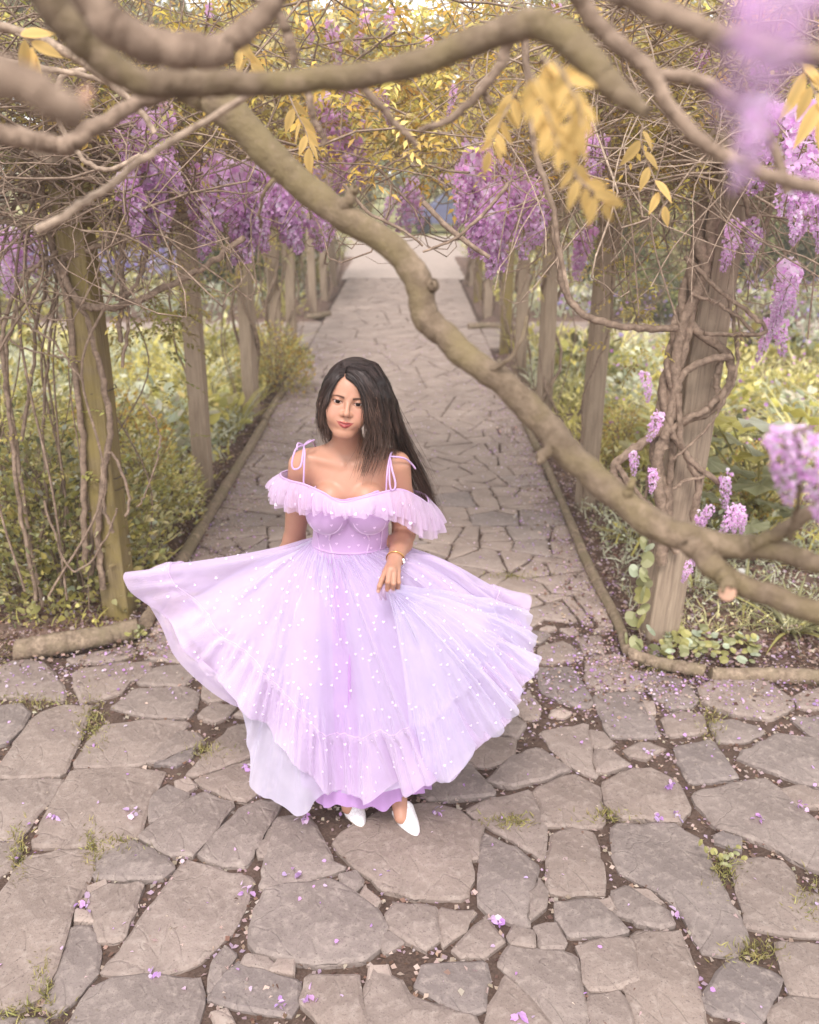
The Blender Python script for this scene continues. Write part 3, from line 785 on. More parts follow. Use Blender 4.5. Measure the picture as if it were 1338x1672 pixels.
TB = np.array([bp(-.17, -.14, .75), bp(.17, .15, 1.36)])
def body_sdf(p):
    d = torso_sdf(p) if near(p, TB, .08) else np.maximum(np.linalg.norm(p - bp(0, 0, 1.05), axis=-1) - .38, .09)
    nb = bp(0, .028, 1.33); nh = from_head((0, .022, -.055))
    d = smin(d, cap(p, nb, nh, .050, .046), .035)
    for S, E, Wr in ((SH_R, EL_R, WR_R), (SH_L, EL_L, WR_L)):
        if not near(p, [S, E, Wr]): continue
        mid = S + (E - S) * .45; fm = E + (Wr - E) * .35
        d = smin(d, chain(p, [S, mid, E, fm, Wr], [.047, .0425, .0355, .0355, .0235], .02), .028)
    if near(p, np.vstack([[WR_L], K, [f_[-1] for f_ in FNG]]), .06):      # left hand holding the skirt
        W_ = WR_L
        hand = smin(cap(p, W_, K[0] * .9 + W_ * .1, .0185, .0115), cap(p, W_, K[3] * .9 + W_ * .1, .0175, .0110), .014)
        hand = smin(hand, cap(p, W_, (K[1] + K[2]) / 2, .019, .0125), .014)
        for fg, r in zip(FNG, (.0082, .0085, .0082, .0072)):
            hand = smin(hand, chain(p, fg, [r * 1.12, r, r * .92, r * .75], .003), .0035)
        d = smin(d, smin(hand, chain(p, THB, [.013, .0105, .0088, .0068], .004), .007), .008)
    if near(p, [WR_R], .2):                                               # right hand, drawn back behind the lifted cloth
        hd = WR_R + np.array([-.045, -.005, -.06])
        rh = cap(p, WR_R, hd, .020, .024)
        for k in range(4): rh = smin(rh, cap(p, hd + [(-.018 + .012 * k), 0, 0], hd + [-.05 + .012 * k, -.01, -.05], .0085, .0065), .004)
        d = smin(d, smin(rh, cap(p, WR_R + [.01, -.02, -.03], hd + [.02, -.045, -.02], .011, .008), .006), .012)
    for sgn, A, Bl in ((-1, ANK[0], BALL[0]), (1, ANK[1], BALL[1])):
        hip = bp(sgn * .085, .03, .88)
        if not near(p, [hip, A, Bl, A - [0, 0, .09]], .12): continue
        kn = (hip + A) / 2 + np.array([0, -.035, .01])
        calf = kn * .62 + A * .38 + [0, .025, 0]
        d = smin(d, chain(p, [hip, kn, calf, A], [.082, .052, .050, .032], .03), .04)
        d = smin(d, smin(cap(p, A, A + [0, .03, -.045], .031, .026), cap(p, A + [0, -.01, -.02], Bl, .033, .026), .02), .02)
    h = to_head(p); r_ = np.linalg.norm(h, axis=-1); hs = r_ - .15; far = r_ > .24
    if (~far).any(): hs[~far] = head_sdf(h[~far])
    return smin(d, hs, .012)

HZ = 1.395
def in_hand(V): return (np.abs(V - PY(637, 945, 2.66)) < [.05, .06, .055]).all(1)
hc = PY(637, 945, 2.66)
V1, F1 = polygonise(body_sdf, bp(-.32, -.2, .02), bp(.26, .2, 1.42), .0045, keep=lambda V: (V[:, 2] < HZ + .006) & ~((np.abs(V - hc) < [.044, .054, .049]).all(1)))
V2, F2 = polygonise(body_sdf, HO - [.125, .135, .150], HO + [.125, .135, .135], .0016, keep=lambda V: V[:, 2] > HZ)
V3, F3 = polygonise(body_sdf, hc - [.058, .068, .062], hc + [.058, .068, .062], .0017, keep=in_hand)
def skin_col(V):
    q = to_head(V); m = np.abs(q[:, 0])
    base = np.tile(np.array(srgb(178, 131, 108)), (len(V), 1))
    def blend(c, w): 
        nonlocal base
        w = np.clip(w, 0, 1)[:, None]; base = base * (1 - w) + np.array(c) * w
    front = q[:, 1] < -.05
    blend(srgb(202, 128, 112), .35 * np.exp(-((m - .038) / .016) ** 2 - ((q[:, 2] + .03) / .016) ** 2) * front)      # rouge
    # lips
    x = np.clip(m / .0262, 0, 1)
    upz = -.0555 - .0010 * np.exp(-(m / .003) ** 2) - .0012 * x ** 1.6; loz = -.0752 + .0188 * x ** 2
    w = np.clip((upz - q[:, 2]) / .0012 + .5, 0, 1) * np.clip((q[:, 2] - loz) / .0012 + .5, 0, 1) * (m < .0266) * (q[:, 1] < -.070)
    blend(srgb(150, 62, 62), w)
    blend(srgb(92, 40, 40), np.exp(-((q[:, 2] + .0633 - .0070 * (m / .0255) ** 2) / .0009) ** 2) * (m < .0262) * (q[:, 1] < -.070) * .8)
    # brows
    t = (m - .011) / .040; bz = .0150 + .0062 * np.sin(np.clip(t, 0, 1) * 2.3) - .0040 * np.clip(t, 0, 1)
    th = .0039 - .0024 * np.clip(t, 0, 1)
    w = np.exp(-((q[:, 2] - bz) / th) ** 4) * np.clip(t / .08, 0, 1) * np.clip((1 - t) / .15, 0, 1) * front
    blend(srgb(38, 25, 22), w * .97)
    # lashes and lid line
    et = np.clip((m - .031) / .0150, -1, 1); eo = .0046 * np.sqrt(1 - et * et); cz = .0006 + .0014 * et
    e = (q[:, 2] - cz) - eo; inx = (np.abs(m - .031) < .0165) * front
    blend(srgb(40, 28, 26), .95 * np.exp(-((e - .0008) / .0019) ** 2) * inx)
    blend(srgb(56, 36, 30), .8 * np.exp(-((q[:, 2] - cz + eo - .0002) / .0009) ** 2) * inx)
    blend(srgb(150, 102, 84), .5 * np.exp(-((e - .0042) / .0014) ** 2) * inx)                 # lid crease
    blend(srgb(70, 36, 30), np.exp(-((m - .0062) ** 2 + (q[:, 2] + .0405) ** 2) / .0026 ** 2) * (q[:, 1] < -.085) * .8)
    nail = np.zeros(len(V))
    for fg in FNG[:1]: nail = np.maximum(nail, np.exp(-(np.linalg.norm(V - fg[-1] - np.array([0, -.006, .001]), axis=1) / .006) ** 4))
    blend(srgb(222, 178, 168), nail)
    return base
def skin_mat():
    t = NT('skin'); a = t.n('ShaderNodeAttribute'); a.attribute_name = 'Col'; tc = t.n('ShaderNodeTexCoord')
    n = t.noise(45, 4, .6, tc.outputs['Object']); n2 = t.noise(600, 2, .5, tc.outputs['Object'])
    c = t.mix(t.ramp(n.outputs[0], [(.35, (0, 0, 0)), (.65, (.22, .22, .22))]).outputs[0], a.outputs['Color'], srgb(178, 118, 96))
    b = t.bsdf(c, .45, t.bump(n2.outputs[0], .08, .001), spec=.4)
    b.inputs['Subsurface Weight'].default_value = .12; b.inputs['Subsurface Radius'].default_value = (.012, .004, .002); b.inputs['Subsurface Scale'].default_value = .6
    return t.done(b)
M['skin'] = skin_mat()
me = mesh_np('person', [(V1, F1, skin_col(V1)), (V2, F2, skin_col(V2)), (V3, F3, skin_col(V3))])
person = obj('person', me, M['skin'])
tag(person, 'woman with long dark hair in a lilac tulle gown spreading its skirt on the path', 'person')

# eyes
M['eye'] = mat_vcol('eye', .25, spec=.10)
for s in (-1, 1):
    th = np.linspace(0, math.pi, 22)[:, None]; ph = np.linspace(0, 2 * math.pi, 24, endpoint=False)[None]
    r = .0120
    L = np.stack([np.sin(th) * np.cos(ph), -np.cos(th) + 0 * ph, np.sin(th) * np.sin(ph)], -1) * r   # pole towards -y
    v_ = nrm((np.array([0, -.05, CAM_H]) - from_head((s * .031, -.0745, .0015))) @ HR)
    gz = rot(math.asin(-v_[2]), 0, 0); gz = rot(0, 0, math.atan2(v_[0], -v_[1])) @ gz; Vv = L.reshape(-1, 3)
    a = np.repeat(np.degrees(th[:, 0]), 24)
    c = np.where((a < 16)[:, None], (.008, .006, .006), np.where((a < 37)[:, None], srgb(34, 19, 14), srgb(178, 160, 153)))
    q = Vv @ gz.T + np.array([s * .031, -.0745, .0015])
    i = (np.arange(21)[:, None] * 24 + np.arange(24)); j = np.arange(21)[:, None] * 24 + (np.arange(24) + 1) % 24
    F = np.stack([i, j, j + 24, i + 24], -1).reshape(-1, 4)
    obj('eye', mesh_np('eye', [(from_head(q), F, c)]), M['eye'], person)

# ------------------------------------------------------------------ hair
def hair_mat():
    t = NT('hair'); a = t.n('ShaderNodeAttribute'); a.attribute_name = 'Col'
    b = t.bsdf(a.outputs['Color'], .40, spec=.22); b.inputs['Anisotropic'].default_value = .5
    return t.done(b)
M['hair'] = hair_mat()
def hp(x, y, z): return from_head((x, y, z))
def rhead(px, py, Y): return PY(px, py, Y)
part = [hp(-.019, -.068, .078), hp(-.021, -.036, .106), hp(-.020, .02, .119), hp(-.01, .07, .104)]
def lerp_part(t): return spline(part, 31)[int(t * 30)]
# guides on her left (right in the photograph): from the parting over the crown, down past the cheek or behind the shoulder
gl = []
def hray(px, py, off, Yd=2.83):
    """where the line of sight meets the head, `off` outside it; beside the head, the point at distance Yd"""
    Ys = np.linspace(2.68, 2.95, 271); P = np.array([PY(px, py, y_) for y_ in Ys]); v = head_sdf(to_head(P)) - off
    i = np.argmax(v < 0); return P[i] if v.min() < 0 else PY(px, py, Yd)
front_ends = [[('h', 566, 617, .006), ('h', 578, 625, .006), ('h', 589, 638, .007), ('h', 594.5, 652, .008), ('h', 597, 678, .010), ('h', 600, 702, .012, 2.77), (593, 732, 2.775), (588, 768, 2.77)],
              [('h', 570, 607, .008), ('h', 584, 618, .008), ('h', 595, 636, .010), ('h', 602, 660, .012), ('h', 605, 690, .014, 2.78), (607, 720, 2.785), (602, 745, 2.785), (594, 776, 2.78)],
              [('h', 576, 601, .010), ('h', 594, 612, .010), ('h', 607, 636, .012), (614, 665, 2.79), (619, 695, 2.795), (622, 722, 2.805), (617, 745, 2.80), (606, 772, 2.785)],
              [('h', 582, 596, .010), ('h', 602, 606, .010), (618, 636, 2.815), (627, 670, 2.825), (633, 700, 2.835), (636, 726, 2.845), (632, 748, 2.845), (626, 774, 2.83)],
              [('h', 586, 592, .010), (608, 600, 2.84), (627, 634, 2.845), (638, 672, 2.86), (648, 708, 2.885), (662, 745, 2.925), (690, 795, 2.955), (714, 848, 2.965)],
              [('h', 590, 590, .010), (612, 600, 2.875), (633, 640, 2.885), (648, 685, 2.915), (668, 730, 2.95), (694, 780, 2.975), (711, 825, 2.985), (721, 862, 2.99)],
              [(590, 590, 2.90), (610, 602, 2.91), (630, 645, 2.93), (645, 690, 2.955), (664, 735, 2.98), (686, 785, 3.0), (700, 828, 3.0), (712, 866, 3.0)],
              [(588, 594, 2.925), (604, 608, 2.935), (618, 655, 2.96), (632, 700, 2.98), (650, 750, 3.0), (668, 800, 3.01), (684, 840, 3.01)]]
pt_ = lambda q: hray(*q[1:]) if q[0] == 'h' else PY(*q)
for t, e in zip(np.linspace(0, .95, len(front_ends)), front_ends): gl.append(np.vstack([[lerp_part(t)], [pt_(q) for q in e]]))
gr = []
right_ends = [[('h', 555, 618, .006), ('h', 546, 630, .007), ('h', 539.5, 642, .008), ('h', 534.5, 660, .010, 2.80), (531, 680, 2.80), (536, 700, 2.805), (541, 716, 2.81)],
              [('h', 552, 608, .008), ('h', 541, 626, .009), (532.5, 646, 2.81), (529, 668, 2.82), (528, 692, 2.825), (532, 718, 2.83)],
              [('h', 550, 604, .010), ('h', 538, 622, .010), (528, 648, 2.835), (524, 672, 2.845), (523, 698, 2.85), (527, 720, 2.85)],
              [('h', 552, 600, .010), (538, 622, 2.86), (529, 650, 2.87), (526, 675, 2.88), (527, 700, 2.885), (534, 722, 2.885)],
              [(556, 598, 2.88), (542, 624, 2.90), (537, 655, 2.915), (537, 688, 2.925), (545, 730, 2.95), (560, 790, 3.0)],
              [(568, 597, 2.91), (560, 630, 2.94), (561, 670, 2.955), (566, 720, 2.965), (575, 770, 3.0), (580, 820, 3.0)]]
for t, e in zip(np.linspace(0, 1, len(right_ends)), right_ends): gr.append(np.vstack([[lerp_part(t)], [pt_(q) for q in e]]))
def drape(p):
    q = to_head(p)
    d = smin(ell(q, (0, .020, .036), (.0770, .0940, .0860)), ell(q, (.020, .018, .046), (.0640, .0860, .0840)), .02)
    face = smin(ell(q, (-.006, -.105, -.035), (.060, .085, .090)), ell(q, (-.019, -.105, .030), (.030, .07, .036)), .02); d = smax(d, -face, .012)
    d = smax(d, -(q[..., 2] + .055), .01)
    for g in (gl[2], gl[3], gl[4], gl[5], gl[6]):
        G = spline(g[2:-1], 8)[:-2]; d = smin(d, chain(p, G, [.010, .015, .016, .013, .009, .003], .01), .03)
    for g in (gr[2], gr[3], gr[4], gr[5]):
        G = spline(g[2:-1], 5); d = smin(d, chain(p, G, [.009, .012, .012, .009, .005], .01), .024)
    return d
def strands(guides, n, width, spread, frizz):
    m = 20; G = np.array([spline(g, m) for g in guides]); parts_ = []
    k = len(guides)
    for _ in range(n):
        u = rng.random() * (k - 1); i = min(int(u), k - 2); w = u - i
        P = G[i] * (1 - w) + G[i + 1] * w
        out = nrm(P - (HO + [0, .02, 0]) * [1, 1, 0] - [0, 0, 1] * np.minimum(P[:, 2:3], HO[2]))
        s = np.linspace(0, 1, m)[:, None]
        lift = (rng.random() - .35) * .009
        P = P + out * lift * np.minimum(1, s * 4 + .25) + rng.normal(size=3) * spread * s ** 1.4
        P = P + np.cumsum(rng.normal(size=(m, 3)) * frizz, 0) * s
        q = rng.uniform(.58, 1.0); P = spline(P[:max(4, int(m * q))], m) if q < .95 else P
        ph_ = rng.uniform(0, 6.28); P = P + out * (.0035 * np.sin(s * 13 + ph_) * s ** 2) + np.cross(out, [0, 0, 1.]) * (.008 * np.sin(s * 10 + 1 + .6 * ph_) * s ** 2)
        T = nrm(np.gradient(P, axis=0)); sd_ = nrm(np.cross(T, out) + .35 * rng.normal(size=3))
        wd = width * np.sin(np.clip(np.linspace(.12, 1, m)[::-1] * 2.2, 0, 1.57))[:, None]
        V = np.vstack([P - sd_ * wd, P + sd_ * wd]); a = np.arange(m - 1)
        F = np.stack([a, a + 1, a + m + 1, a + m], 1)
        v = rng.uniform(.45, 2.1); c = np.array([(.032, .021, .019)]) * v * (1 - s * .6) + np.array([(.10, .058, .042)]) * v * s ** 4
        c = c + s * 0 ; parts_.append((V, F, np.vstack([c, c])))
    return parts_
def push(parts_):
    """keep every strand on the outside of the mass of hair"""
    A = np.concatenate([q_[0] for q_ in parts_]); v = drape(A); e = .002
    tgt = np.repeat(rng.uniform(.0008, .0045, len(parts_)), [len(q_[0]) for q_ in parts_]); m_ = v < tgt
    B_ = A[m_]; vb = v[m_]; G = np.stack([drape(B_ + np.eye(3)[k_] * e) - vb for k_ in range(3)], -1) / e
    A[m_] = B_ + nrm(G) * np.minimum(tgt[m_] - vb, .03)[:, None]
    o_ = 0; out_ = []
    for V_, F_, c_ in parts_: out_.append((A[o_:o_ + len(V_)], F_, c_)); o_ += len(V_)
    return out_
hs_ = strands(gl, 2100, .0011, .0055, .0005) + strands(gr, 900, .0011, .004, .0005)
hs_ += strands(gl[4:], 900, .0010, .013, .0010) + strands(gl[4:], 200, .0006, .034, .0022) + strands(gl[1:6], 60, .0005, .03, .003) + strands(gl[:4], 320, .0008, .017, .0018) + strands(gr[:4], 90, .0006, .012, .0015)
hs_ = push(hs_)
Vh, Fh = polygonise(drape, HO - [.16, .14, .34], HO + [.24, .24, .15], .005, iters=1)
hs_.append((Vh, Fh, np.tile((.018, .012, .011), (len(Vh), 1))))
obj('hair', mesh_np('hair', hs_), M['hair'], person)

# ------------------------------------------------------------------ gown
def cloth_mat(name, col, transl=.25, alpha=1.0, rough=.6, sheen=.3):
    t = NT(name); tc = t.n('ShaderNodeTexCoord'); n = t.noise(9, 4, .6, tc.outputs['Object'])
    c = t.ramp(n.outputs[0], [(.35, tuple(x * .96 for x in col)), (.65, tuple(min(1, x * 1.03) for x in col))]).outputs[0]
    b = t.bsdf(c, rough, spec=.25); b.inputs['Sheen Weight'].default_value = sheen
    tr = t.n('ShaderNodeBsdfTranslucent'); t.l(c, tr.inputs[0])
    mx = t.n('ShaderNodeMixShader'); mx.inputs[0].default_value = transl; t.l(b.outputs[0], mx.inputs[1]); t.l(tr.outputs[0], mx.inputs[2])
    if alpha < 1:
        tp = t.n('ShaderNodeBsdfTransparent'); lw = t.n('ShaderNodeLayerWeight'); lw.inputs['Blend'].default_value = .35
        mr = t.n('ShaderNodeMapRange'); mr.inputs[3].default_value = alpha; mr.inputs[4].default_value = min(1, alpha + .5)
        t.l(lw.outputs['Facing'], mr.inputs[0])
        m2 = t.n('ShaderNodeMixShader'); t.l(mr.outputs[0], m2.inputs[0]); t.l(tp.outputs[0], m2.inputs[1]); t.l(mx.outputs[0], m2.inputs[2])
        return t.done(m2)
    return t.done(mx)
M['satin'] = cloth_mat('lilac_satin', srgb(200, 162, 206), .1, rough=.5)
M['lining'] = cloth_mat('lining', srgb(200, 156, 212), .3)
M['tulle'] = cloth_mat('tulle', srgb(226, 206, 235), .35, .46, .8)
M['tulle_pale'] = cloth_mat('pale_tulle', srgb(226, 216, 236), .35, .62, .8)
M['tulle_fan'] = cloth_mat('tulle_fan', srgb(226, 216, 238), .35, .42, .8)
M['tulle_pink'] = cloth_mat('pink_tulle', srgb(224, 198, 224), .35, .50, .8)
M['flounce'] = cloth_mat('flounce_tulle', srgb(230, 210, 232), .35, .30, .8)
M['white'] = cloth_mat('white_print', srgb(234, 220, 236), .3)
M['trim'] = cloth_mat('trim', srgb(236, 204, 238), .2)

# bodice: a shell a few millimetres off the body, cut along the neckline and the waist
def neck_z(p):
    x = p[..., 0] - BX + .006; ax = np.abs(x)
    f = 1.222 + .026 * np.clip(ax / .10, 0, 1.0) ** 1.1 - .035 * np.clip((ax - .10) / .03, 0, 1) - .004 * np.exp(-(ax / .03) ** 2)
    return np.where(p[..., 1] < BY + .02, f, 1.215)
WZ = 1.028
def bod_sdf(p):
    t = torso_sdf(p); d = np.maximum(t - .0065, -(t - .001))
    d = np.maximum(d, p[..., 2] - neck_z(p)); return np.maximum(d, WZ - .02 - p[..., 2])
Vb, Fb = polygonise(bod_sdf, bp(-.2, -.19, .99), bp(.2, .16, 1.31), .0032)
bodice = obj('bodice', mesh_np('bodice', [(Vb, Fb)]), M['satin'], person)
def on_torso(x, z, off=.008, back=False):
    """front (or back) of the torso at x (from the axis), height z"""
    ys = np.linspace(-.22, .16, 200); p = np.stack([np.full(200, BX + x), BY + ys, np.full(200, z)], 1)
    v = torso_sdf(p) - off; i = np.argmax(v < 0) if not back else 199 - np.argmax(v[::-1] < 0)
    return p[i] if v.min() < 0 else p[np.argmin(v)]
HT_ = np.array([(16 * math.sin(t) ** 3 / 32, (13 * math.cos(t) - 5 * math.cos(2 * t) - 2 * math.cos(3 * t) - math.cos(4 * t)) / 32) for t in np.linspace(0, 2 * math.pi, 14, endpoint=False)])
seam = MB()
for s in (-1, 1):
    cup = [on_torso(s * x, z, .0068) for x, z in [(.010, 1.185), (.022, 1.140), (.048, 1.112), (.080, 1.104), (.108, 1.122), (.120, 1.15)]]
    seam.tube(spline(cup, 24), .0022, 6)
    seam.tube(spline([on_torso(s * x, z, .0066) for x, z in [(.058, 1.108), (.064, 1.075), (.060, 1.045), (.052, 1.02)]], 14), .0030, 6)
    seam.tube(spline([on_torso(s * x, z, .0066) for x, z in [(.108, 1.112), (.104, 1.07), (.098, 1.025)]], 10), .0024, 6)
seam.build('seam', M['trim'], bodice)
nk = [on_torso(x, neck_z(np.array([[BX + x, BY - .1, 1.2]]))[0], .0075) for x in np.linspace(-.118, .118, 33)]
MB().tube(nk, .0042, 8).build('neckline_trim', M['satin'], bodice)

bh = []
for hx, hz in [(-.09,1.13),(-.05,1.15),(.03,1.15),(.085,1.14),(-.03,1.10),(.012,1.095),(.05,1.085),(-.075,1.085),(.09,1.07),(-.04,1.065),(.0,1.055),(.03,1.06),(.07,1.045),(-.085,1.05),(-.02,1.12),(.055,1.125)]:
    c = on_torso(hx, hz, .0085); e1_ = on_torso(hx + .004, hz, .0085) - c; e2_ = on_torso(hx, hz + .004, .0085) - c
    bh.append(c + .010 * (HT_[:, :1] * nrm(e1_) + HT_[:, 1:] * nrm(e2_)))
bh_k = len(HT_); o = obj('bodice_hearts', mesh_np('bodice_hearts', [(np.vstack(bh), np.arange(len(bh))[:, None] * bh_k + np.arange(bh_k)[None])], False), M['trim'], bodice); o['kind'] = 'stuff'

# skirt ----------------------------------------------------------------
def hem_curve(tab):
    a = np.array([t[0] for t in tab], float); P = np.array([PY(*t[1:]) for t in tab])
    def f(th):                                     # degrees, periodic Catmull-Rom over the table
        o = np.argsort(a); A, Q = a[o], P[o]; n = len(A)
        th = (np.asarray(th) - A[0]) % 360 + A[0]
        i = np.searchsorted(A, th, side='right') - 1
        A2 = np.concatenate([A, A[:3] + 360]); A0 = A[-1] - 360
        u = ((th - A2[i]) / (A2[i + 1] - A2[i]))[:, None]
        p0, p1, p2, p3 = Q[(i - 1) % n], Q[i % n], Q[(i + 1) % n], Q[(i + 2) % n]
        return .5 * (2 * p1 + (p2 - p0) * u + (2 * p0 - 5 * p1 + 4 * p2 - p3) * u ** 2 + (3 * p1 - p0 - 3 * p2 + p3) * u ** 3)
    return f
def fold(th, ks, seed):
    r = np.random.default_rng(seed); o = 0
    for k, a in ks: o = o + a * np.sin(np.radians(th) * k + r.uniform(0, 6.28) + .9 * np.sin(np.radians(th) * r.integers(2, 5) + r.uniform(0, 6)))
    return o
def skirt_surface(hem, nth, ns, wz, wr, ks, seed, lift=.06, amp=.020, tier=None, tierk=95, th0=0., th1=360., apex=None, ragged=.006, twist=0.):
    closed = th1 - th0 >= 360
    th = np.linspace(th0, th1, nth, endpoint=not closed); s = np.linspace(0, 1, ns)
    H = hem(th); a = np.radians(th - twist)
    if apex is None: Wp = np.stack([BX + wr[0] * np.cos(a), BY + .012 + wr[1] * np.sin(a), np.full(nth, wz)], -1)
    else: Wp = apex + .022 * np.stack([np.cos(a), np.sin(a), 0 * a], -1)
    H = H + np.c_[np.zeros(nth), np.zeros(nth), ragged * np.sin(th * .31 + 2 * np.sin(th * .07))]
    D = H - Wp; horiz = nrm(D * [1, 1, 0])
    lf = lift(th) if callable(lift) else np.full(nth, lift)
    C1 = Wp + D * .30 + horiz * .035 + np.c_[0 * th, 0 * th, lf]; C2 = Wp + D * .68 + np.c_[0 * th, 0 * th, lf * .8]
    S = s[None, :, None]
    P = (1 - S) ** 3 * Wp[:, None] + 3 * (1 - S) ** 2 * S * C1[:, None] + 3 * (1 - S) * S ** 2 * C2[:, None] + S ** 3 * H[:, None]
    # the folds stand off along the normal of the smooth cone
    dth = np.gradient(P, axis=0)
    if closed:
        dth[0] = P[1] - P[-1]; dth[-1] = P[0] - P[-2]
    dn = nrm(np.cross(dth, np.gradient(P, axis=1)))
    dn = np.where((dn[..., 2:3] + .3 * (dn * horiz[:, None]).sum(-1, keepdims=True)) < 0, -dn, dn)
    w = fold(th, ks, seed)[:, None] + .45 * fold(th + 0, [(k * 1.7, q) for k, q in ks], seed + 5)[:, None] * s[None] ** 2
    cr_ = np.random.default_rng(seed + 40); cz = 0
    for _ in range(int(34 * (th1 - th0) / 360)):                 # pinched creases that drift as the cloth swings
        dd = (th[:, None] - cr_.uniform(th0, th1) - cr_.uniform(-16, 22) * s[None] + 180) % 360 - 180; lo_, hi_ = sorted(cr_.uniform(0, 1.15, 2))
        cz = cz + cr_.uniform(.010, .024) * np.exp(-(dd / cr_.uniform(.8, 2.2)) ** 2) * np.exp(-((s[None] - (lo_ + hi_) / 2) / (.12 + .5 * (hi_ - lo_))) ** 4) * np.minimum(1, s[None] * 4)
    A = amp * (s ** 1.15)[None] * (1 - .35 * s[None] ** 6)
    off = A * (w - .16 * w * w) + cz
    g = .0042 * fold(th, [(61, 1.), (83, .7)], seed + 9)[:, None] * np.exp(-((s - .06) / .10) ** 2)[None]      # gathers at the waist
    off = off + g
    if tier:
        tt = np.clip((s - tier) / (1 - tier), 0, 1)[None]
        fr = fold(th, [(tierk, 1.0), (tierk * .62, .8), (tierk * 1.5, .45)], seed + 2)[:, None]
        off = off + .0075 * fr * np.minimum(1, tt * 6) * (1 - .55 * tt) * (tt > 0) + .024 * fold(th, [(13, 1.), (21, .9), (34, .7)], seed + 7)[:, None] * tt ** 1.3 + .007 * np.exp(-((s[None] - tier) / .018) ** 2)
        off = off + .005 * fold(th, [(70, 1.), (110, .7)], seed + 3)[:, None] * np.exp(-((s - tier + .03) / .05) ** 2)[None]
    P = P + dn * off[..., None]
    i = np.arange(nth if closed else nth - 1)[:, None] * ns; i2 = ((np.arange(nth if closed else nth - 1) + 1) % nth)[:, None] * ns; j = np.arange(ns - 1)[None]
    F = np.stack([i + j, i2 + j, i2 + j + 1, i + j + 1], -1).reshape(-1, 4)
    return P, dn, F
OUT = [(0, 874, 1058, 2.84), (-18, 864, 1108, 2.72), (-34, 840, 1150, 2.64), (-50, 812, 1200, 2.58), (-64, 752, 1256, 2.55), (-80, 688, 1286, 2.55),
       (-95, 622, 1296, 2.60), (-108, 562, 1304, 2.64), (-122, 508, 1268, 2.65), (-136, 452, 1212, 2.67), (-150, 402, 1156, 2.70), (-163, 338, 1098, 2.77),
       (-174, 284, 1034, 2.84), (-182, 214, 957, 2.90), (-190, 232, 948, 2.97), (-203, 330, 965, 3.08), (-225, 440, 1010, 3.22), (-250, 540, 1040, 3.32), (-272, 620, 1040, 3.34),
       (-300, 720, 1020, 3.24), (-320, 790, 1000, 3.10), (-334, 828, 996, 3.0), (-346, 858, 1012, 2.93)]
MID = [(0, 850, 1070, 2.84), (-20, 838, 1120, 2.72), (-45, 786, 1200, 2.62), (-65, 730, 1240, 2.62), (-85, 668, 1280, 2.65), (-100, 590, 1300, 2.68), (-112, 520, 1300, 2.68), (-118, 486, 1331, 2.64),
       (-126, 456, 1312, 2.68), (-136, 425, 1302, 2.72), (-146, 412, 1280, 2.76), (-158, 403, 1225, 2.80), (-170, 392, 1150, 2.86), (-184, 300, 1010, 2.93), (-200, 360, 985, 3.05), (-230, 470, 1040, 3.2), (-265, 600, 1060, 3.28), (-300, 720, 1040, 3.18), (-335, 810, 1020, 3.0)]
LIN = [(t, 0, 0, 0) for t in ()]
def lin_hem(th):
    a = np.radians(th); r = .235 + .02 * np.sin(a * 3) + .03 * np.cos(a)
    P = np.stack([BX + .01 + r * np.cos(a) * 1.02, BY - .0 + .195 * np.sin(a), np.full(len(a), .122) + .012 * np.sin(7 * a + 1)], -1); return P
WR = (.126, .094)
skirt = empty('skirt'); skirt.parent = person
KS = [(7, 1.), (11, .9), (17, .6), (29, .35)]
lift_out = lambda th: .045 - .075 * np.exp(-((((th + 182) + 180) % 360 - 180) / 22) ** 2) + .02 * np.exp(-((((th + 20) + 180) % 360 - 180) / 30) ** 2)
P_, N_, F_ = skirt_surface(lin_hem, 200, 30, WZ, (.122, .090), [(11, 1.), (17, .7)], 3, .03, .012)
lin = obj('lining', mesh_np('lining', [(P_.reshape(-1, 3), F_)]), M['lining'], skirt)
P_, N_, F_ = skirt_surface(hem_curve(MID), 420, 48, WZ + .001, (.124, .092), [(12, .9), (19, .7), (31, .4)], 11, .03, .016, ragged=.004, twist=15)
obj('tulle_underskirt', mesh_np('tulle_underskirt', [(P_.reshape(-1, 3), F_)]), M['tulle_pale'], skirt)
outer = hem_curve(OUT)
PO, NO, FO = skirt_surface(outer, 900, 74, WZ + .002, WR, KS, 21, lift_out, .024, tier=.78, tierk=96, ragged=.014, twist=24)
osk = obj('tulle_overskirt', mesh_np('tulle_overskirt', [(PO.reshape(-1, 3), FO)]), M['tulle'], skirt)
# the flounce is a second thickness of cloth
fl = int(.78 * 73)
PF = PO[:, fl:] + NO[:, fl:] * .004; nf = PF.shape[1]; ii = np.arange(900)[:, None] * nf; i2 = ((np.arange(900) + 1) % 900)[:, None] * nf; jj = np.arange(nf - 1)[None]
obj('flounce', mesh_np('flounce', [(PF.reshape(-1, 3), np.stack([ii + jj, i2 + jj, i2 + jj + 1, ii + jj + 1], -1).reshape(-1, 4))]), M['flounce'], skirt)
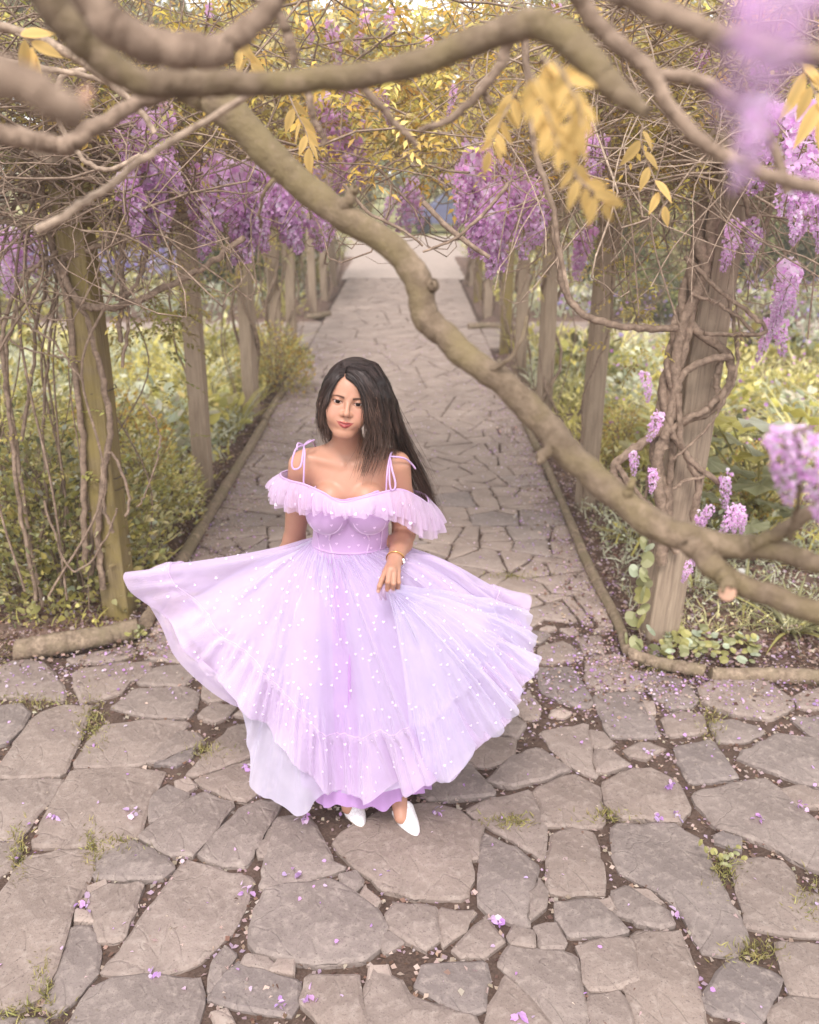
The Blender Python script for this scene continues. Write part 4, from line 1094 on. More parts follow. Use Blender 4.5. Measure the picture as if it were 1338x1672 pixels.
# cloth drawn up in her hand and fanning out to the right hem
GRIP = PY(632, 962, 2.655)
def fan_hem(th):
    return outer(th) + np.array([0, -.012, .012])
PFN, NFN, FFN = skirt_surface(fan_hem, 300, 60, 0, None, [(17, .8), (29, .6)], 33, lambda th: .02 + .03 * np.exp(-((th + 30) / 40) ** 2), .018, tier=.70, tierk=80, th0=-82, th1=38, apex=GRIP, ragged=.006)
obj('gathered_fold', mesh_np('gathered_fold', [(PFN.reshape(-1, 3), FFN)]), M['tulle_fan'], skirt)
kn_ = MB()
for k in range(6):                                  # the pinch of cloth showing between the fingers
    a = k * 1.05; q = [GRIP + [0, 0, .004], GRIP + [.010 * math.cos(a), -.012, .012 + .006 * math.sin(a)], GRIP + [.020 * math.cos(a), -.012 + .004 * math.sin(a), -.004], GRIP + [.028 * math.cos(a) + .01, -.004, -.035]]
    kn_.tube(spline(q, 9), [.003, .006, .008, .008, .008, .008, .007, .006, .003], 7)
kn_.build('gathered_cloth', M['tulle_pink'], skirt)
# waist seam
wa = np.radians(np.arange(0, 361, 6)); MB().tube(np.stack([BX + .128 * np.cos(wa), BY + .012 + .0965 * np.sin(wa), np.full(len(wa), WZ + .003)], 1), .0035, 6).build('waist_seam', M['satin'], skirt)
# printed hearts
HT = HT_
def hearts(P, N, n, s0, s1, size, i0=0, i1=None):
    V, F = [], []; i1 = i1 or P.shape[0]; pts = []
    tries = 0
    while len(V) < n and tries < n * 30:
        tries += 1
        i = rng.integers(i0, i1); s = math.sqrt(rng.uniform(s0 ** 2, s1 ** 2)); j = min(int(s * (P.shape[1] - 1)), P.shape[1] - 2)
        p = P[i, j]
        if pts and np.min(np.linalg.norm(np.array(pts) - p, axis=1)) < size * 2.0: continue
        pts.append(p)
        T = nrm(P[i, j + 1] - p); nn = N[i, j]; X = nrm(np.cross(nn, T)); a = rng.normal() * .5
        u, v = X * math.cos(a) + T * math.sin(a), -T * math.cos(a) + X * math.sin(a); q = size * rng.uniform(.85, 1.15)
        V.append(p + nn * .004 * (1 if nn[1] < .2 or nn[2] > 0 else -1) + HT[:, :1] * u * q + HT[:, 1:] * v * q)
    V = np.array(V); k = len(HT); F = np.arange(len(V))[:, None] * k + np.arange(k)[None]
    return V.reshape(-1, 3), F
lo_i, hi_i = int(900 * 170 / 360), 899               # front half and sides
h = MB(); h.add(*hearts(PO, NO, 330, .12, .98, .0100, lo_i, hi_i)); h.add(*hearts(PFN, NFN, 90, .1, .97, .0095))
cord = PO[:, int(.775 * 73)] + NO[:, int(.775 * 73)] * .0025; MB().tube(np.vstack([cord, cord[:1]]), .0010, 5).build('flounce_seam', M['trim'], skirt)
la = spline([PY(236, 975, 2.93), PY(262, 1014, 2.90), PY(286, 1062, 2.86), PY(332, 1108, 2.80), PY(372, 1140, 2.76), PY(404, 1160, 2.73)], 40)
lb = spline([PY(262, 985, 2.92), PY(282, 1012, 2.88), PY(308, 1052, 2.84), PY(348, 1090, 2.78), PY(384, 1120, 2.74), PY(412, 1146, 2.71)], 40)
qq = np.linspace(0, 1, 9)[None, :, None]; LP_ = la[:, None] * (1 - qq) + lb[:, None] * qq + np.array([0, -.4, .9]) * .016 * np.sin(qq * math.pi * 1.5) + np.array([0, 0, -.03]) * np.sin(np.linspace(0, math.pi, 40))[:, None, None] * (1 - qq)
ia = np.arange(39)[:, None] * 9; ja = np.arange(8)[None]
obj('hem_loop', mesh_np('hem_loop', [(LP_.reshape(-1, 3), np.stack([ia + ja, ia + 9 + ja, ia + 10 + ja, ia + ja + 1], -1).reshape(-1, 4))]), M['tulle'], skirt)
o = h.build('printed_hearts', M['white'], skirt, smooth=False); o['kind'] = 'stuff'

# ruffle round the neckline and over both upper arms --------------------------------
rt = [PY(520, 790, 3.02), PY(482, 770, 3.0), PY(462, 772, 2.94), PY(462, 779, 2.87), PY(478, 786, 2.80), PY(498, 791, 2.765), PY(526, 803, 2.745), PY(558, 819, 2.742), PY(598, 811, 2.74),
      PY(632, 802, 2.765), PY(656, 800, 2.79), PY(682, 812, 2.85), PY(698, 822, 2.92), PY(690, 806, 2.985), PY(640, 795, 3.02), PY(580, 790, 3.03)]
rb = [PY(520, 820, 3.06), PY(470, 800, 3.04), PY(444, 796, 2.97), PY(446, 819, 2.87), PY(470, 834, 2.79), PY(500, 838, 2.745), PY(528, 838, 2.715), PY(562, 845, 2.705), PY(600, 842, 2.705),
      PY(636, 849, 2.73), PY(662, 860, 2.76), PY(690, 880, 2.83), PY(716, 872, 2.93), PY(716, 850, 3.02), PY(650, 830, 3.06), PY(580, 820, 3.08)]
nr = 520; T_, B_ = spline(rt, nr, True), spline(rb, nr, True)
q = np.linspace(0, 1, 14)[None, :, None]
u = np.linspace(0, 2 * math.pi, nr, endpoint=False)
Pr = T_[:, None] * (1 - q) + B_[:, None] * q
outv = nrm((T_ - [BX, BY + .02, 0]) * [1, 1, 0])[:, None]
wv = (np.sin(u * 27 + 2.4 * np.sin(u * 5)) * .75 + np.sin(u * 43 + 2.1 * np.sin(u * 7)) * .5 + .5 * np.sin(u * 17 + 2 * np.sin(3 * u)))[:, None, None]
Pr = Pr + outv * (wv * .0105 * q ** .8 + .012 * np.sin(q * 2.6)) + np.array([0, 0, 1]) * (wv * -.0025 * q ** 2)
i = np.arange(nr)[:, None] * 14; i2 = ((np.arange(nr) + 1) % nr)[:, None] * 14; j = np.arange(13)[None]
FR = np.stack([i + j, i2 + j, i2 + j + 1, i + j + 1], -1).reshape(-1, 4)
ruf = obj('ruffle', mesh_np('ruffle', [(Pr.reshape(-1, 3), FR)]), M['tulle_pink'], person)
Pr2 = T_[:, None] * (1 - q * .8) + B_[:, None] * q * .8 + outv * (.008 + .010 * np.sin(q * 2.6)) + outv * np.roll(wv, 7, 0) * .009 * q ** .8
obj('ruffle_layer', mesh_np('ruffle_layer', [(Pr2.reshape(-1, 3), FR)]), M['tulle_pink'], ruf)
MB().tube(np.vstack([T_, T_[:1]]) + nrm(np.vstack([T_, T_[:1]]) - [BX, BY, 1.2]) * .003, .0034, 6).build('ruffle_edge', M['satin'], ruf)
Nr = nrm(np.cross(np.gradient(Pr, axis=0), np.gradient(Pr, axis=1))); Nr = np.where((Nr * outv).sum(-1, keepdims=True) < 0, -Nr, Nr)
o = MB().add(*hearts(Pr, Nr, 60, .2, .92, .0120)).build('ruffle_hearts', M['white'], ruf, smooth=False); o['kind'] = 'stuff'

# tied straps
def strap(pts, bow):
    st = MB().tube(spline(pts, 20), .0030, 6).build('strap', M['satin'], person)
    b = MB()
    for w in bow: b.tube(spline(w, 16), [.002] + [.0032] * 14 + [.002], 6)
    b.build('bow', M['satin'], st)
kR = PY(497, 727, 2.845); kL = PY(637, 745, 2.83)
strap([PY(496, 790, 2.772), PY(497, 760, 2.775), PY(498, 738, 2.80), kR, PY(508, 719, 2.90), PY(516, 730, 3.0)],
      [[kR, PY(484, 732, 2.80), PY(477, 755, 2.785), PY(480, 766, 2.78), PY(491, 762, 2.775), PY(495, 742, 2.795), kR], [kR, PY(487, 724, 2.82), PY(485, 735, 2.80)], [kR, PY(505, 722, 2.84), PY(514, 718, 2.86)]])
strap([PY(631, 803, 2.768), PY(632, 778, 2.765), PY(634, 760, 2.79), kL, PY(640, 738, 2.88), PY(632, 745, 3.0)],
      [[kL, PY(640, 765, 2.785), PY(646, 788, 2.77), PY(644, 799, 2.765), PY(638, 798, 2.762), PY(636, 775, 2.77), kL], [kL, PY(660, 748, 2.85), PY(672, 757, 2.88), PY(679, 766, 2.89)]])

# pointed slip-on shoes
def shoe_mat():
    t = NT('shoe_leather'); tc = t.n('ShaderNodeTexCoord'); v = t.n('ShaderNodeTexVoronoi'); v.feature = 'DISTANCE_TO_EDGE'; v.inputs['Scale'].default_value = 75
    t.l(tc.outputs['Object'], v.inputs['Vector'])
    c = t.ramp(v.outputs['Distance'], [(.0, srgb(214, 204, 204)), (.12, srgb(240, 234, 234))])
    return t.done(t.bsdf(c.outputs[0], .4, t.bump(v.outputs['Distance'], .5, .002), spec=.5))
M['shoe'] = shoe_mat()
M['sole'] = mat_plain('sole', srgb(190, 165, 145), .6)
for (tip, ank, ball) in ((PG(592, 1351), ANK[0], BALL[0]), (PG(682, 1366), ANK[1], BALL[1])):
    d = nrm((tip - ank) * [1, 1, 0]); sd_ = np.array([-d[1], d[0], 0]); Lf = np.linalg.norm((tip - ank)[:2])
    sh = MB(); n = 22; k = 20; rings = []
    for i in range(n):
        t = i / (n - 1); x = .045 + (Lf - .045) * t
        w = .039 * (1 - t ** 2.0) ** .62 + .0012; hgt = .062 * (1 - t) ** .8 + .014 * (1 - t ** 4) + .002
        z0 = .004 + .05 * max(0, .35 - t) ** 1.1
        c = np.array([ank[0], ank[1], 0]) + d * x
        a = np.linspace(-.25, math.pi + .25, k)
        rings.append(np.stack([c + sd_ * w * math.cos(q_) + np.array([0, 0, z0 + max(0, math.sin(q_)) * hgt + min(0, math.sin(q_)) * .004]) for q_ in a]))
    Vs = np.vstack(rings); ii = np.arange(n - 1)[:, None] * k; jj = np.arange(k - 1)[None]
    Fs_ = np.stack([ii + jj, ii + jj + 1, ii + k + jj + 1, ii + k + jj], -1).reshape(-1, 4)
    # the opening is cut low over the instep: trim the upper edge of the first rings
    for i in range(6):
        zc = .030 + .007 * i
        Vs[i * k:(i + 1) * k, 2] = np.minimum(Vs[i * k:(i + 1) * k, 2], zc + .03 * max(0, i - 3))
    s_ = obj('shoe', mesh_np('shoe', [(Vs, Fs_)]), M['shoe'], person)
    sol = [rings[i][[0, -1]] - [0, 0, .003] for i in range(n)]; Vl = np.vstack(sol); b_ = np.arange(n - 1) * 2
    hl = np.array([ank[0], ank[1], 0]) - d * .035
    so_ = MB().add(Vl, np.stack([b_, b_ + 1, b_ + 3, b_ + 2], 1)); so_.tube([hl + [0, 0, .08], hl + [0, 0, .04], hl + [0, 0, .0]], [.016, .007, .005], 8)
    so_.build('sole', M['sole'], s_)

# jewellery
M['gold'] = mat_plain('gold', srgb(222, 178, 110), .25, Metallic=1.0)
M['pearl'] = mat_plain('pearl', srgb(232, 226, 222), .15, spec=.7)
br = WR_L + (EL_L - WR_L) * .05; ax = nrm(EL_L - WR_L); e1 = nrm(np.cross(ax, [0, 0, 1])); e2 = np.cross(ax, e1)
a = np.linspace(0, 2 * math.pi, 30)
bc = MB().tube(br + .0285 * (np.cos(a)[:, None] * e1 + np.sin(a)[:, None] * e2) + ax * (.006 * np.sin(a))[:, None], .0022, 6).build('bracelet', M['gold'], person)
def ball_(c, r, n=8):
    th = np.linspace(0, math.pi, n)[:, None]; ph = np.linspace(0, 2 * math.pi, 2 * n, endpoint=False)[None]
    V = np.stack([np.sin(th) * np.cos(ph), np.sin(th) * np.sin(ph), np.cos(th) + 0 * ph], -1).reshape(-1, 3) * r + c
    i = np.arange(n - 1)[:, None] * 2 * n + np.arange(2 * n); j = np.arange(n - 1)[:, None] * 2 * n + (np.arange(2 * n) + 1) % (2 * n)
    return V, np.stack([i, i + 2 * n, j + 2 * n, j], -1).reshape(-1, 4)
bd = MB()
for px, py in ((659, 914), (660, 918)): bd.add(*ball_(PY(px, py, 2.725), .0045))
bd.build('bead', M['pearl'], bc)
er = MB()
for px, py, r in ((535.5, 669, .0040), (536, 675, .0046), (536.5, 681, .0038)): er.add(*ball_(PY(px, py, 2.788), r))
er.build('earring', M['pearl'], person)
# ================================================================== pergola
LX, RX = -1.505, 1.225
LP = [PG(203, 1006)[1] + .03, 6.50, 8.60, 10.55, 12.05, 15.0, 17.1, 19.3]
RP = [PG(1075, 1042)[1] + .03, 6.14, 8.20, 10.2, 12.0, 15.0, 17.0, 19.3]
pergola = tag(empty('pergola', (0, 8, 0)), 'rustic timber pergola of square posts over the stone path', 'pergola')
def part(name, me, mat, parent, loc=(0, 0, 0)):
    o = obj(name, me, mat, parent); o.matrix_parent_inverse = parent.matrix_basis.inverted(); o.location = loc; return o
FW = {(-1, 0): .068, (1, 0): .078}
def post_mesh(h, w):
    n = 9; zs = np.linspace(-.08, h, n); mb = MB(); ring = []
    b = .006; r = [(-w + b, -w), (w - b, -w), (w, -w + b), (w, w - b), (w - b, w), (-w + b, w), (-w, w - b), (-w, -w + b)]
    V = []; d = np.cumsum(rng.normal(size=(n, 2)) * .002, 0)
    for i, z in enumerate(zs): V += [(x * (1 + .02 * rng.normal()) + d[i, 0], y * (1 + .02 * rng.normal()) + d[i, 1], z) for x, y in r]
    F = [(i * 8 + j, i * 8 + (j + 1) % 8, (i + 1) * 8 + (j + 1) % 8, (i + 1) * 8 + j) for i in range(n - 1) for j in range(8)]
    return mesh_np('post', [(V, F), (V, [list(range((n - 1) * 8, n * 8))])], smooth=False)
for side, X, ys in ((-1, LX, LP), (1, RX, RP)):
    for i, y in enumerate(ys):
        o = part('post', post_mesh(2.22, FW.get((side, i), .061 + .004 * rng.normal())), M['wood_mossy'] if (side < 0 and i == 0) or (side > 0 and i in (4, 6)) else M['wood_grey'], pergola, (X + .015 * rng.normal(), y, 0))
        o.rotation_euler = (.008 * rng.normal(), .01 * rng.normal(), .12 * rng.normal())
        if side > 0 and i == 0: o.rotation_euler = (0, .052, .1)
        if side > 0 and i == 1: o.rotation_euler = (0, .022, .1)
        if side < 0 and i == 0: o['label'] = 'moss stained greenish front post'
    y0, y1 = ys[0] - .35, ys[-1] + .4; m = (y0 + y1) / 2
    part('beam', MB().box((0, 0, 0), (.04, (y1 - y0) / 2, .06), bevel=.006).mesh('beam'), M['wood_grey'], pergola, (X, m, 2.285))
for i in (5,):
    y = (LP[i] + RP[i]) / 2
    part('cross_beam', MB().box((0, 0, 0), (1.85, .032, .055), bevel=.006).mesh('cross_beam'), M['wood_grey'], pergola, ((LX + RX) / 2, y, 2.405))
M['wire'] = mat_plain('wire', srgb(70, 58, 50), .6)
for py in (636, 773, 792):
    c = PY(180, py, LP[0]); a = np.linspace(0, 2 * math.pi, 9) + .785
    P = np.array([[LX + .092 * math.cos(q), LP[0] + .092 * math.sin(q), c[2] + .01 * math.sin(q + py)] for q in a])
    part('wire_tie', MB().tube(P, .0028, 5).mesh('wire_tie'), M['wire'], pergola)

# ================================================================== wisteria
def floret_mesh(seed):
    r = np.random.default_rng(seed); n = 120
    t = np.sort(r.random(n) ** .85); a = r.uniform(0, 6.283, n)
    rad = .155 * (1 - t) ** .55 * (.55 + .45 * np.clip(t / .15, 0, 1)) + .015
    out = np.stack([np.cos(a), np.sin(a), np.zeros(n)], 1)
    bend = np.stack([.10 * np.sin(t * 2.2 + seed), .08 * np.cos(t * 2.0 + seed) - .08, -t], 1)
    P = bend + out * (rad * r.uniform(.45, 1, n))[:, None]
    sz = (.092 - .055 * t) * r.uniform(.8, 1.2, n)
    dn = np.array([0, 0, -1.])
    ban = nrm(out * .5 + [0, 0, .75] + r.normal(size=(n, 3)) * .35); keel = nrm(out * .9 + dn * .75 + r.normal(size=(n, 3)) * .35)
    lil = np.array([srgb(254, 226, 250), srgb(252, 216, 248), srgb(254, 238, 252), srgb(248, 204, 244)])
    vio = np.array([srgb(246, 196, 244), srgb(240, 182, 240), srgb(250, 206, 246)])
    c1 = lil[r.integers(0, 4, n)] * (1 - .35 * t)[:, None]; c2 = vio[r.integers(0, 3, n)] * (1 - .2 * t)[:, None]
    V, F, k = scatter(P, ban, out + .3 * r.normal(size=(n, 3)), sz, sz * 1.15); p1 = (V, F, np.repeat(c1, k, 0))
    V, F, k = scatter(P, keel, r.normal(size=(n, 3)), sz * .95, sz * .62); p2 = (V, F, np.repeat(c2, k, 0))
    V, F, k = scatter(P, nrm(keel + .5 * r.normal(size=(n, 3))), out, sz * .8, sz * .5, DIAM); p3 = (V, F, np.repeat(c1, k, 0))
    st = tube(np.vstack([bend[::12], bend[-1:]]), .006, 4, False); gs = (st[0], st[1], np.tile(srgb(140, 124, 92), (len(st[0]), 1)))
    me = mesh_np('flower_cluster', [p1, p2, p3, gs]); me.materials.append(M['petal']); return me
RAC = [floret_mesh(s) for s in range(6)]
def raceme(parent, top, L, wide=1.0, tilt=.12, up=False):
    o = bpy.data.objects.new('flower_cluster', RAC[rng.integers(0, 6)]); COL.objects.link(o)
    if parent is not None: o.parent = parent
    o.location = top; o.scale = (L * wide, L * wide, L)
    o.rotation_euler = ((math.pi if up else 0) + rng.normal() * tilt, rng.normal() * tilt, rng.uniform(0, 6.28)); return o
def racemes_px(parent, lst, Y, wide=1.25):
    for px, py, L in lst:
        y = Y + rng.normal() * .08; p = PY(px, py, y); raceme(parent, p, L / FPX * (y * .94 + .1) * 1.08, wide * rng.uniform(.85, 1.25))

LEAFC = [srgb(200, 184, 104), srgb(176, 162, 96), srgb(216, 198, 116), srgb(152, 138, 88), srgb(206, 182, 102), srgb(188, 174, 126)]
GOLD = [srgb(216, 182, 92), srgb(200, 164, 82), srgb(226, 198, 118), srgb(186, 150, 84)]
def twig_tangle(mb, n, lo, hi, r0=(.0018, .0055), step=.085, droop=.25, m=11, horiz=.55, turn=.38):
    lo, hi = np.array(lo), np.array(hi)
    for _ in range(n):
        p = rng.uniform(lo, hi); d = rdir(1, -.6, .6)[0] * [1, 1, horiz]; P = [p]; cv = rng.normal(size=3) * .12
        for k in range(m):
            d = nrm(d + cv + rng.normal(size=3) * turn * .5 + [0, 0, -droop * .12 * k / m]); p = p + d * step * rng.uniform(.6, 1.3)
            c = (lo + hi) / 2; q = (p - c) / ((hi - lo) / 2 + .15)
            if np.abs(q).max() > 1.15: d = nrm(d - .7 * q)
            P.append(p)
        r = rng.uniform(*r0); P = np.array(P)
        V, F, _, _ = tube(P, np.linspace(r, r * .45, len(P)), 4, False)
        v = rng.uniform(.75, 1.3); mb.add(V, F)
def pinnate(n, lo, hi, size=.04, per=9, cols=LEAFC, droop=.5, tmpl=DIAM, width=.42):
    """n compound leaves: leaflets in pairs along a drooping rachis"""
    c = rng.uniform(lo, hi, (n, 3)); d = nrm(rdir(n, -.5, .6) + [0, -.25, 0]); L = size * per * .42 * rng.uniform(.7, 1.2, n)
    t = np.linspace(.15, 1, per); sgn = np.where(np.arange(per) % 2, 1., -1.); sgn[-1] = 0
    P = c[:, None] + d[:, None] * (L[:, None] * t)[..., None] + np.array([0, 0, -1.]) * (droop * L[:, None] * t ** 2)[..., None]
    up = nrm(np.array([0, 0, 1.]) + .4 * rng.normal(size=(n, 3))); sd_ = nrm(np.cross(d, up))
    D = d[:, None] * (.55 + .5 * (sgn == 0))[None, :, None] + sd_[:, None] * sgn[None, :, None] + np.array([0, 0, -.45]) + .2 * rng.normal(size=(n, per, 3))
    U = np.repeat(up[:, None], per, 1) + .25 * rng.normal(size=(n, per, 3))
    cc = np.repeat(pal(n, cols, .15), per, 0) * (1 + .08 * rng.normal(size=(n * per, 1)))
    Ls = size * rng.uniform(.75, 1.2, n * per)
    V, F, k = scatter(P.reshape(-1, 3), D.reshape(-1, 3), U.reshape(-1, 3), Ls, Ls * width, tmpl)
    return V, F, np.repeat(np.clip(cc, .01, 1), k, 0)
def helix(x, y, z0, z1, r, turns, ph):
    t = np.linspace(0, 1, 30); a = ph + turns * 6.283 * t; rr = r * (1 + .18 * np.sin(t * 17 + ph))
    return np.stack([x + rr * np.cos(a) * 1.05, y + rr * np.sin(a) * 1.05, z0 + (z1 - z0) * t], 1) + rng.normal(size=(30, 3)) * .005
def vine(name, label, loc):
    return tag(empty(name, loc), label, 'wisteria', 'wisteria plants climbing the pergola')
def vpart(name, mb, mat, v, stuff=False):
    o = mb.build(name, mat, v); o.matrix_parent_inverse = v.matrix_basis.inverted()
    if stuff: o['kind'] = 'stuff'
    return o
def pxs(l, Y, n=None):
    P = np.array([PY(q[0], q[1], q[2] if len(q) > 2 else Y) for q in l]); return spline(P, n or 6 * len(P))
SIDE = {-1: 'left', 1: 'right'}; ORD = ['front', 'second', 'third', 'fourth', 'fifth', 'sixth', 'seventh', 'last']
def rac_parent(v):
    def f(o): o.matrix_parent_inverse = v.matrix_basis.inverted()
    return f

YGV = [srgb(176, 166, 96), srgb(150, 142, 86), srgb(192, 180, 110), srgb(140, 130, 78)]
vines = {}
for side, X, ys in ((-1, LX, LP), (1, RX, RP)):
    for i, y in enumerate(ys):
        ext = {(-1, 0): 'wisteria with a bundle of brown stems on the mossy front left post', (1, 0): 'wisteria with thick twisted rope like stems coiling round the front right post'}
        v = vine('wisteria', ext.get((side, i), f'wisteria winding round the {ORD[i]} post on the {SIDE[side]} of the path'), (X, y, 0)); vines[side, i] = v
        near_ = i < 2
        st = MB()
        for k in range(2 if i > 1 else 0):
            P = helix(X, y, 0.0, 2.25, .082 + .012 * k, rng.uniform(1.0, 2.2) * rng.choice([-1, 1]), rng.uniform(0, 6)); st.tube(P, np.linspace(.017, .011, 30) * rng.uniform(.7, 1.2), 7, lump=.06)
        for k in range((0, 1, 3)[min(i, 2)]):           # loose whips between post and ground
            a = rng.uniform(0, 6.28); q = np.array([X, y, 0]); P = spline([q + [.05 * math.cos(a), .05 * math.sin(a), .0], q + [.22 * math.cos(a), .22 * math.sin(a), .55 + .3 * rng.random()], q + [.16 * math.cos(a + .8), .16 * math.sin(a + .8), 1.25], q + [.05 * math.cos(a + 1), .05 * math.sin(a + 1), 2.2]], 18)
            st.tube(P + rng.normal(size=P.shape) * .006, .007 * rng.uniform(.6, 1.4), 5)
        for k in range(5):                        # along the beam
            P = np.array([[X + rng.normal() * .10, y + q * 1.9 - .2, 2.28 + .10 * math.sin(q * 5 + k) + .05 * rng.normal()] for q in np.linspace(0, 1, 10)]); st.tube(spline(P, 20), rng.uniform(.008, .016), 6, lump=.05)
        if i: vpart('stem', st, M['bark'], v)
        else: base_st = st
        if not i: v['_'] = 0; del v['_']
        # twigs and leaves over this bay: a thick mass above the posts, a thinner roof over the path
        y0, y1 = (y - .25, y + 1.95); tw = MB(); fo = MB()
        nt_, nl_ = {0: (420, 560), 1: (200, 460)}.get(i, (90, 220))
        m_ = side * .75
        twig_tangle(tw, nt_, (X - .55, y0, 2.02), (X + .55, y1, 2.72 + .05 * i))
        if i < 2: twig_tangle(tw, nt_ // 3, (min(0, X) - .1, y0, 2.25), (max(0, X) + .1, y1, 2.85 + .08 * i))
        twig_tangle(tw, nt_ // 4, (X + side * .3 - .6, y0, 1.9), (X + side * .3 + .6, y1, 2.9 + .1 * i), droop=1.5)
        vpart('twigs', tw, M['bark_pale'] if side > 0 else M['bark'], v, True)
        s_ = .040 if i < 2 else .055
        fo.add(*pinnate(nl_, (X - .6, y0, 2.15), (X + .6, y1, 2.85 + .05 * i), s_))
        fo.add(*pinnate(int(nl_ * (.95 if i < 1 else .55 if i < 2 else .16)), (min(0, X) - .1, y0 + .2, 2.30), (max(0, X) + .1, y1, 3.0 + .1 * i), s_, cols=LEAFC + GOLD))
        fo.add(*pinnate(nl_ // 5, (X - .3, y0, 1.3), (X + .3, y1, 2.2), s_ * .8))
        vpart('foliage', fo, M['leaf'], v, True)
        if i >= 1:
            for k in range(7 if i < 4 else 6):
                px = X - side * rng.uniform(-.25, .75); o = raceme(v, (px, rng.uniform(y0, y1), rng.uniform(2.12, 2.45)), rng.uniform(.16, .27), rng.uniform(1.0, 1.5)); rac_parent(v)(o)
        if i == 0: pass

def named_racemes(v, lst, Y, wide=1.25):
    before = set(COL.objects); racemes_px(v, lst, Y, wide)
    for o in set(COL.objects) - before: rac_parent(v)(o)
named_racemes(vines[-1, 0], [(210,180,110),(235,172,150),(258,188,120),(225,285,110),(265,280,100),(243,295,95),(205,292,85),(196,205,60),(280,240,70)], 4.15, 1.11)
named_racemes(vines[-1, 0], [(335,265,110),(360,258,135),(385,268,142),(410,262,125),(430,272,122),(455,278,118),(480,292,108),(505,315,92),(517,325,70),(350,318,95),(400,312,105),(440,312,85),(375,300,120),(325,300,80),(460,310,80),(420,300,100)], 4.6, 1.15)
named_racemes(vines[-1, 1], [(555,155,120),(575,175,110),(545,205,95),(590,225,75),(560,255,62),(570,120,80),(540,160,90)], 5.4, 1.07)
named_racemes(vines[-1, 0], [(5,375,95),(20,382,95),(38,372,75),(-12,370,90)], 5.4, 1.23)
named_racemes(vines[-1, 1], [(345,5,45),(548,35,65),(600,15,55),(622,145,50),(640,15,45),(500,30,40)], 4.6, 1.07)
named_racemes(vines[1, 1], [(655,295,75),(670,312,66),(685,292,75),(640,320,50)], 6.6, 1.07)
named_racemes(vines[1, 0], [(770,235,130),(790,245,152),(815,265,150),(840,275,122),(865,295,92),(882,305,85),(790,322,112),(815,332,110),(775,292,105),(755,295,72),(800,300,130),(830,300,110),(850,310,90),(765,270,80)], 4.4, 1.15)
named_racemes(vines[1, 0], [(955,215,75),(985,222,65),(970,195,60)], 3.9, 0.98)
named_racemes(vines[1, 1], [(955,365,85),(972,370,75),(940,380,60)], 5.4, 1.07)
named_racemes(vines[1, 0], [(1200,362,72),(1225,358,66),(1270,425,95),(1290,432,82),(1265,482,66),(1250,515,72),(1282,520,62),(1300,450,60),(1052,608,48),(1070,668,55),(1240,375,50)], 4.0, 1.02)
named_racemes(vines[1, 0], [(1290,170,130),(1310,190,122),(1332,172,152),(1270,172,72),(1330,322,82),(1292,312,72),(1320,300,90),(1345,260,110)], 3.4, 1.02)
named_racemes(vines[1, 0], [(1245,95,62),(1225,105,72),(740,140,42),(905,5,45),(700,60,40),(1150,60,60)], 4.2, 1.02)
named_racemes(vines[1, 0], [(1175,772,62),(1163,825,52),(1190,820,64),(1212,826,52),(1135,838,42),(1222,842,42),(1130,915,45),(1040,740,40),(1062,765,42)], 3.85, 1.11)

# stems of the front left post
st = base_st_l = MB(); Yl = LP[0] - .10
for l, r, Y in [([(168, 960), (160, 880), (168, 790), (180, 705), (172, 640), (152, 560), (141, 515), (112, 470), (103, 428), (118, 418), (188, 395), (300, 360)], .0165, Yl),
                ([(103, 430), (108, 460), (135, 497), (165, 503), (205, 497), (262, 474), (312, 448), (355, 420), (400, 388)], .0175, Yl - .03),
                ([(140, 930), (138, 820), (135, 720), (122, 600), (112, 500), (90, 420), (72, 340), (60, 280)], .017, Yl), ([(150, 940), (148, 800), (130, 640), (125, 520), (118, 430), (95, 330)], .014, Yl + .05),
                ([(196, 560), (198, 470), (195, 400), (190, 330)], .012, Yl), ([(235, 300), (232, 380), (238, 430), (215, 475), (190, 490)], .010, Yl - .05), ([(200, 600), (210, 520), (200, 430), (215, 340)], .009, Yl),
                ([(60, 980), (30, 800), (10, 640), (5, 540), (30, 470), (60, 435), (95, 412)], .011, Yl - .1), ([(70, 990), (40, 820), (15, 660), (12, 560), (40, 490), (95, 430)], .010, Yl), ([(35, 720), (52, 620), (62, 520), (78, 440), (70, 380)], .010, Yl + .2),
                ([(40, 960), (75, 840), (70, 700), (82, 560), (95, 440), (80, 330)], .009, Yl + .2), ([(185, 870), (170, 820), (180, 740), (210, 800), (208, 840)], .009, Yl - .06), ([(0, 520), (30, 522), (90, 560), (130, 620)], .006, Yl - .15), ([(0, 550), (60, 575), (130, 590)], .005, Yl - .1),
                ([(235, 660), (255, 690), (260, 740), (240, 800), (225, 830)], .005, Yl - .05), ([(70, 820), (115, 930), (160, 900), (195, 830)], .006, Yl - .12)]:
    P = pxs(l, Y); P += rng.normal(size=P.shape) * .004; st.tube(P, np.linspace(r, r * .8, len(P)), 8, lump=.07)
for k in range(13):
    x = rng.uniform(0, 230); P = pxs([(x + rng.normal() * 30, 1000 - rng.uniform(0, 60)), (x + rng.normal() * 30, 800), (x * .9 + rng.normal() * 25, 600), (x * .8 + rng.normal() * 30, 440), (x * .8 + rng.normal() * 40, 300)], Yl + rng.uniform(-.2, .5)); st.tube(P, rng.uniform(.003, .007), 5)
vpart('stem', st, M['bark'], vines[-1, 0])
